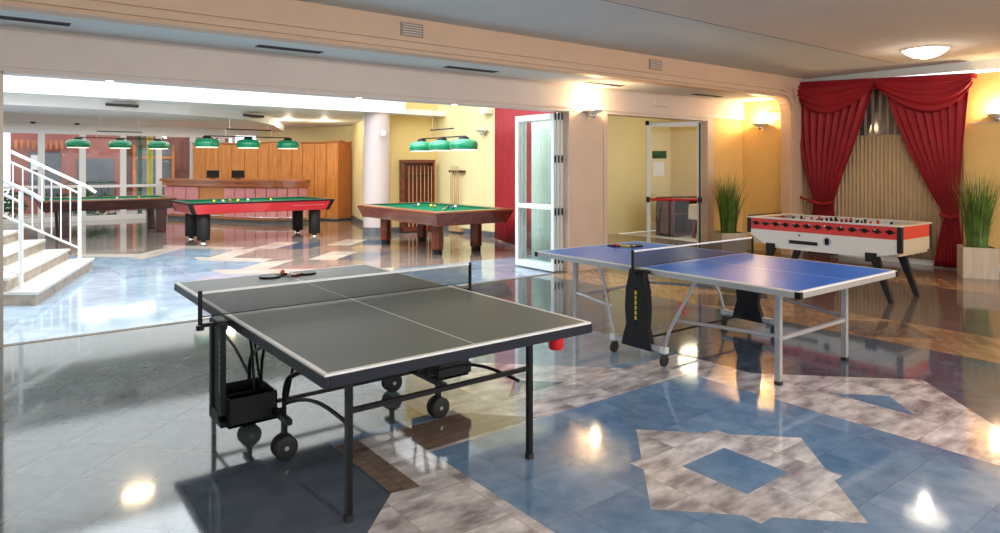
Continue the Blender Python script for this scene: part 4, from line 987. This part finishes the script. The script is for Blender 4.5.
sconce((12.2, 3.42, 2.38), R(-90), 1, 'lit wall lamp right of the red curtains')
sconce((9.1, 12.4, 2.42), R(-90), 0, 'unlit wall lamp on the yellow wall beside the far red curtain')
sconce((9.5, 11.0, 2.42), 0, 0, 'unlit wall lamp on the wall inside the second doorway')
def spot(loc, label):
    g = empty('wall_spotlight', loc); tag(g, label, 'spotlight')
    b = MB(); b.lathe([(.05, -.09), (.07, -.05), (.055, .02), (.02, .05)], (-.05, -.12, 0), 14, 'z'); b.build('lamp_head', 'frosted', g)
    b = MB(); b.tube([(0, 0, 0), (-.04, -.1, .03)], .012, 6); b.tube([(-.02, -.05, .01), (.14, -.06, .04)], .008, 6); b.build('arm', 'chrome', g)
spot((7.27, 13.93, 2.40), 'small spotlight clamped to the lilac column')
def dome(loc, label, power=11):
    g = empty('ceiling_light', loc); tag(g, label, 'ceiling lamp')
    b = MB(); b.lathe([(.27, -.02), (.25, 0)], (0, 0, 0), 36); b.build('base', 'chrome', g)
    b = MB(); b.lathe([(.005, -.135), (.09, -.130), (.17, -.105), (.24, -.06), (.275, -.022)], (0, 0, 0), 40); b.build('glass_bowl', 'dome_glow', g)
    for k in range(3):
        a = R(120*k+20); b = MB(); b.box((.265*math.cos(a)-.012, .265*math.sin(a)-.012, -.045), (.265*math.cos(a)+.012, .265*math.sin(a)+.012, -.01)); b.build('clip', 'chrome', g)
    point('dome_light', (loc[0], loc[1], loc[2]-.20), power, (1, .92, .82), .05)
dome((10.22, 3.72, 3.235), 'round glowing glass ceiling lamp near the curtained window')
for (x, y, w_) in ((5.6, -.3, 'right of the viewpoint'), (1.6, -.6, 'just behind the viewpoint'), (9.6, -1.2, 'by the right wall out of the photo'), (5.6, -3.6, 'far behind the viewpoint')): dome((x, y, 3.235), 'round glass ceiling lamp ' + w_, 120)  # unseen lamps added to light the front hall
g = empty('wall_light', (2.21, 13.9, 4.42)); tag(g, 'round glowing wall lamp high on the bulkhead, seen only mirrored in the floor', 'wall lamp')
b = MB(); b.lathe([(.26, 0), (.28, -.03)], (0, 0, 0), 28, 'y'); b.build('base', 'chrome', g)
b = MB(); b.lathe([(.27, -.03), (.22, -.09), (.12, -.13), (.005, -.14)], (0, 0, 0), 32, 'y'); b.build('glass_bowl', 'hall_glow', g)
g.scale = (1, 1, .45)
for i, (x0, x1) in enumerate(((-.15, .58), (2.22, 2.92), (4.57, 5.36), (7.10, 7.85), (9.72, 10.5))):
    g = empty('ceiling_vent', ((x0+x1)/2, 7.02+.03*i, 2.87)); h_ = (x1-x0)/2
    tag(g, 'dark slot air vent in the soffit, ' + ('nearest the left edge', 'second from the left', 'third from the left', 'above the pier lamp', 'above the open glass door')[i], 'air vent')
    b = MB(); b.box((-h_, -.07, -.006), (h_, .07, 0)); b.build('frame', 'vent_dark', g)
    for q in range(3): b = MB(); b.box((-h_+.01, -.03+q*.025, -.010), (h_-.01, -.022+q*.025, -.006)); b.build('slat', 'black', g)
for i, (x0, x1) in enumerate(((3.58, 3.86), (7.70, 8.0))):
    g = empty('wall_grille', ((x0+x1)/2, 6.45, 3.12)); tag(g, 'square grille set in the moulded beam, ' + ('left one' if i == 0 else 'right one'), 'grille')
    b = MB(); b.box((-.14, -.012, -.075), (.14, 0, .075)); b.build('frame', 'vent_beige', g)
    for q in range(5): b = MB(); b.box((-.12, -.018, -.06+q*.027), (.12, -.012, -.052+q*.027)); b.build('slat', 'header_paint', g)
for i, (x, y) in enumerate(((2.03, 14.46), (4.85, 15.62))):
    g = empty('air_vent', (x, y, 2.775), R(0) if i == 0 else R(24)); tag(g, 'dark slot vent in the drop beam, ' + ('left one above the far table' if i == 0 else 'right one above the red-sided table'), 'air vent')
    b = MB(); b.box((-.28, -.03, -.022), (.28, .20, .026)); b.build('frame', 'vent_dark', g)
g = empty('emergency_light', (9.22, 7.44, 2.70)); tag(g, 'small beige box lamp on the header above the open door', 'emergency light')
b = MB(); b.box((-.22, -.05, -.06), (.16, 0, .06)); b.build('housing', 'header_paint', g, .01)
b = MB(); b.box((-.10, -.055, -.045), (.14, -.05, .045)); b.build('diffuser', 'pier_paint', g)
b = MB(); b.box((-.03, -.15, -.08), (0, .15, .08)); o = b.build('junction_box', 'pier_paint', None, .006); o.location = (11.72, 6.80, 2.55); tag(o, 'small flat beige box on the ochre wall above the planter lamp', 'wall box')
b = MB(); b.box((-.16, -.30, -.09), (0, .0, .03)); o = b.build('exit_light', 'white_lam', None, .01); o.location = (9.06, 12.4, 2.90); tag(o, 'white box light high on the yellow wall beside the far curtain', 'emergency light')
for i, (x, y) in enumerate(((.95, 7.53), (3.6, 7.53), (5.0, 7.53))):
    g = empty('recessed_light', (x, y, 2.45)); tag(g, 'tiny warm spotlight under the header, ' + ('left', 'middle', 'right')[i] + ' one', 'recessed light')
    b = MB(); b.lathe([(.05, -.004), (.05, 0)], (0, 0, 0), 16); b.build('bezel', 'chrome', g)
    b = MB(); b.lathe([(.036, -.006), (.036, -.004)], (0, 0, 0), 16); b.build('bulb', 'lamp_glow', g)
for i, (px, Y) in enumerate(((232, 18.2), (288, 18.0), (325, 18.4))):  # spots added to brighten the panelling and the yellow wall
    x, y = cP(px, Y); g = empty('recessed_light', (x, y, 2.87)); tag(g, 'small warm ceiling spotlight before the wood panelling, ' + ('left', 'middle', 'right')[i] + ' one', 'recessed light')
    b = MB(); b.lathe([(.07, -.008), (.07, 0)], (0, 0, 0), 16); b.build('bezel', 'chrome', g)
    b = MB(); b.lathe([(.05, -.012), (.05, -.008)], (0, 0, 0), 16); b.build('bulb', 'lamp_glow', g)
    point('bar_downlight', (x, y, 2.72), 26, (1, .86, .62), .06)
for i, (px) in enumerate((33, 77)):
    k = (px*.25+0-500)/667.4 if False else (px-500)/667.4; a = R(37.5); Y = 22.9/(math.cos(a)-math.sin(a)*k); u_ = math.cos(a)*k*Y+math.sin(a)*Y
    b = MB(); b.lathe([(.03, -.05), (.07, -.03), (.07, 0)], (0, 0, 0), 12); o = b.build('smoke_detector', 'black', None); o.location = (u_, 22.9, 2.87); tag(o, 'small black ceiling sensor above the window wall, %s one' % ('left', 'right')[i], 'sensor')
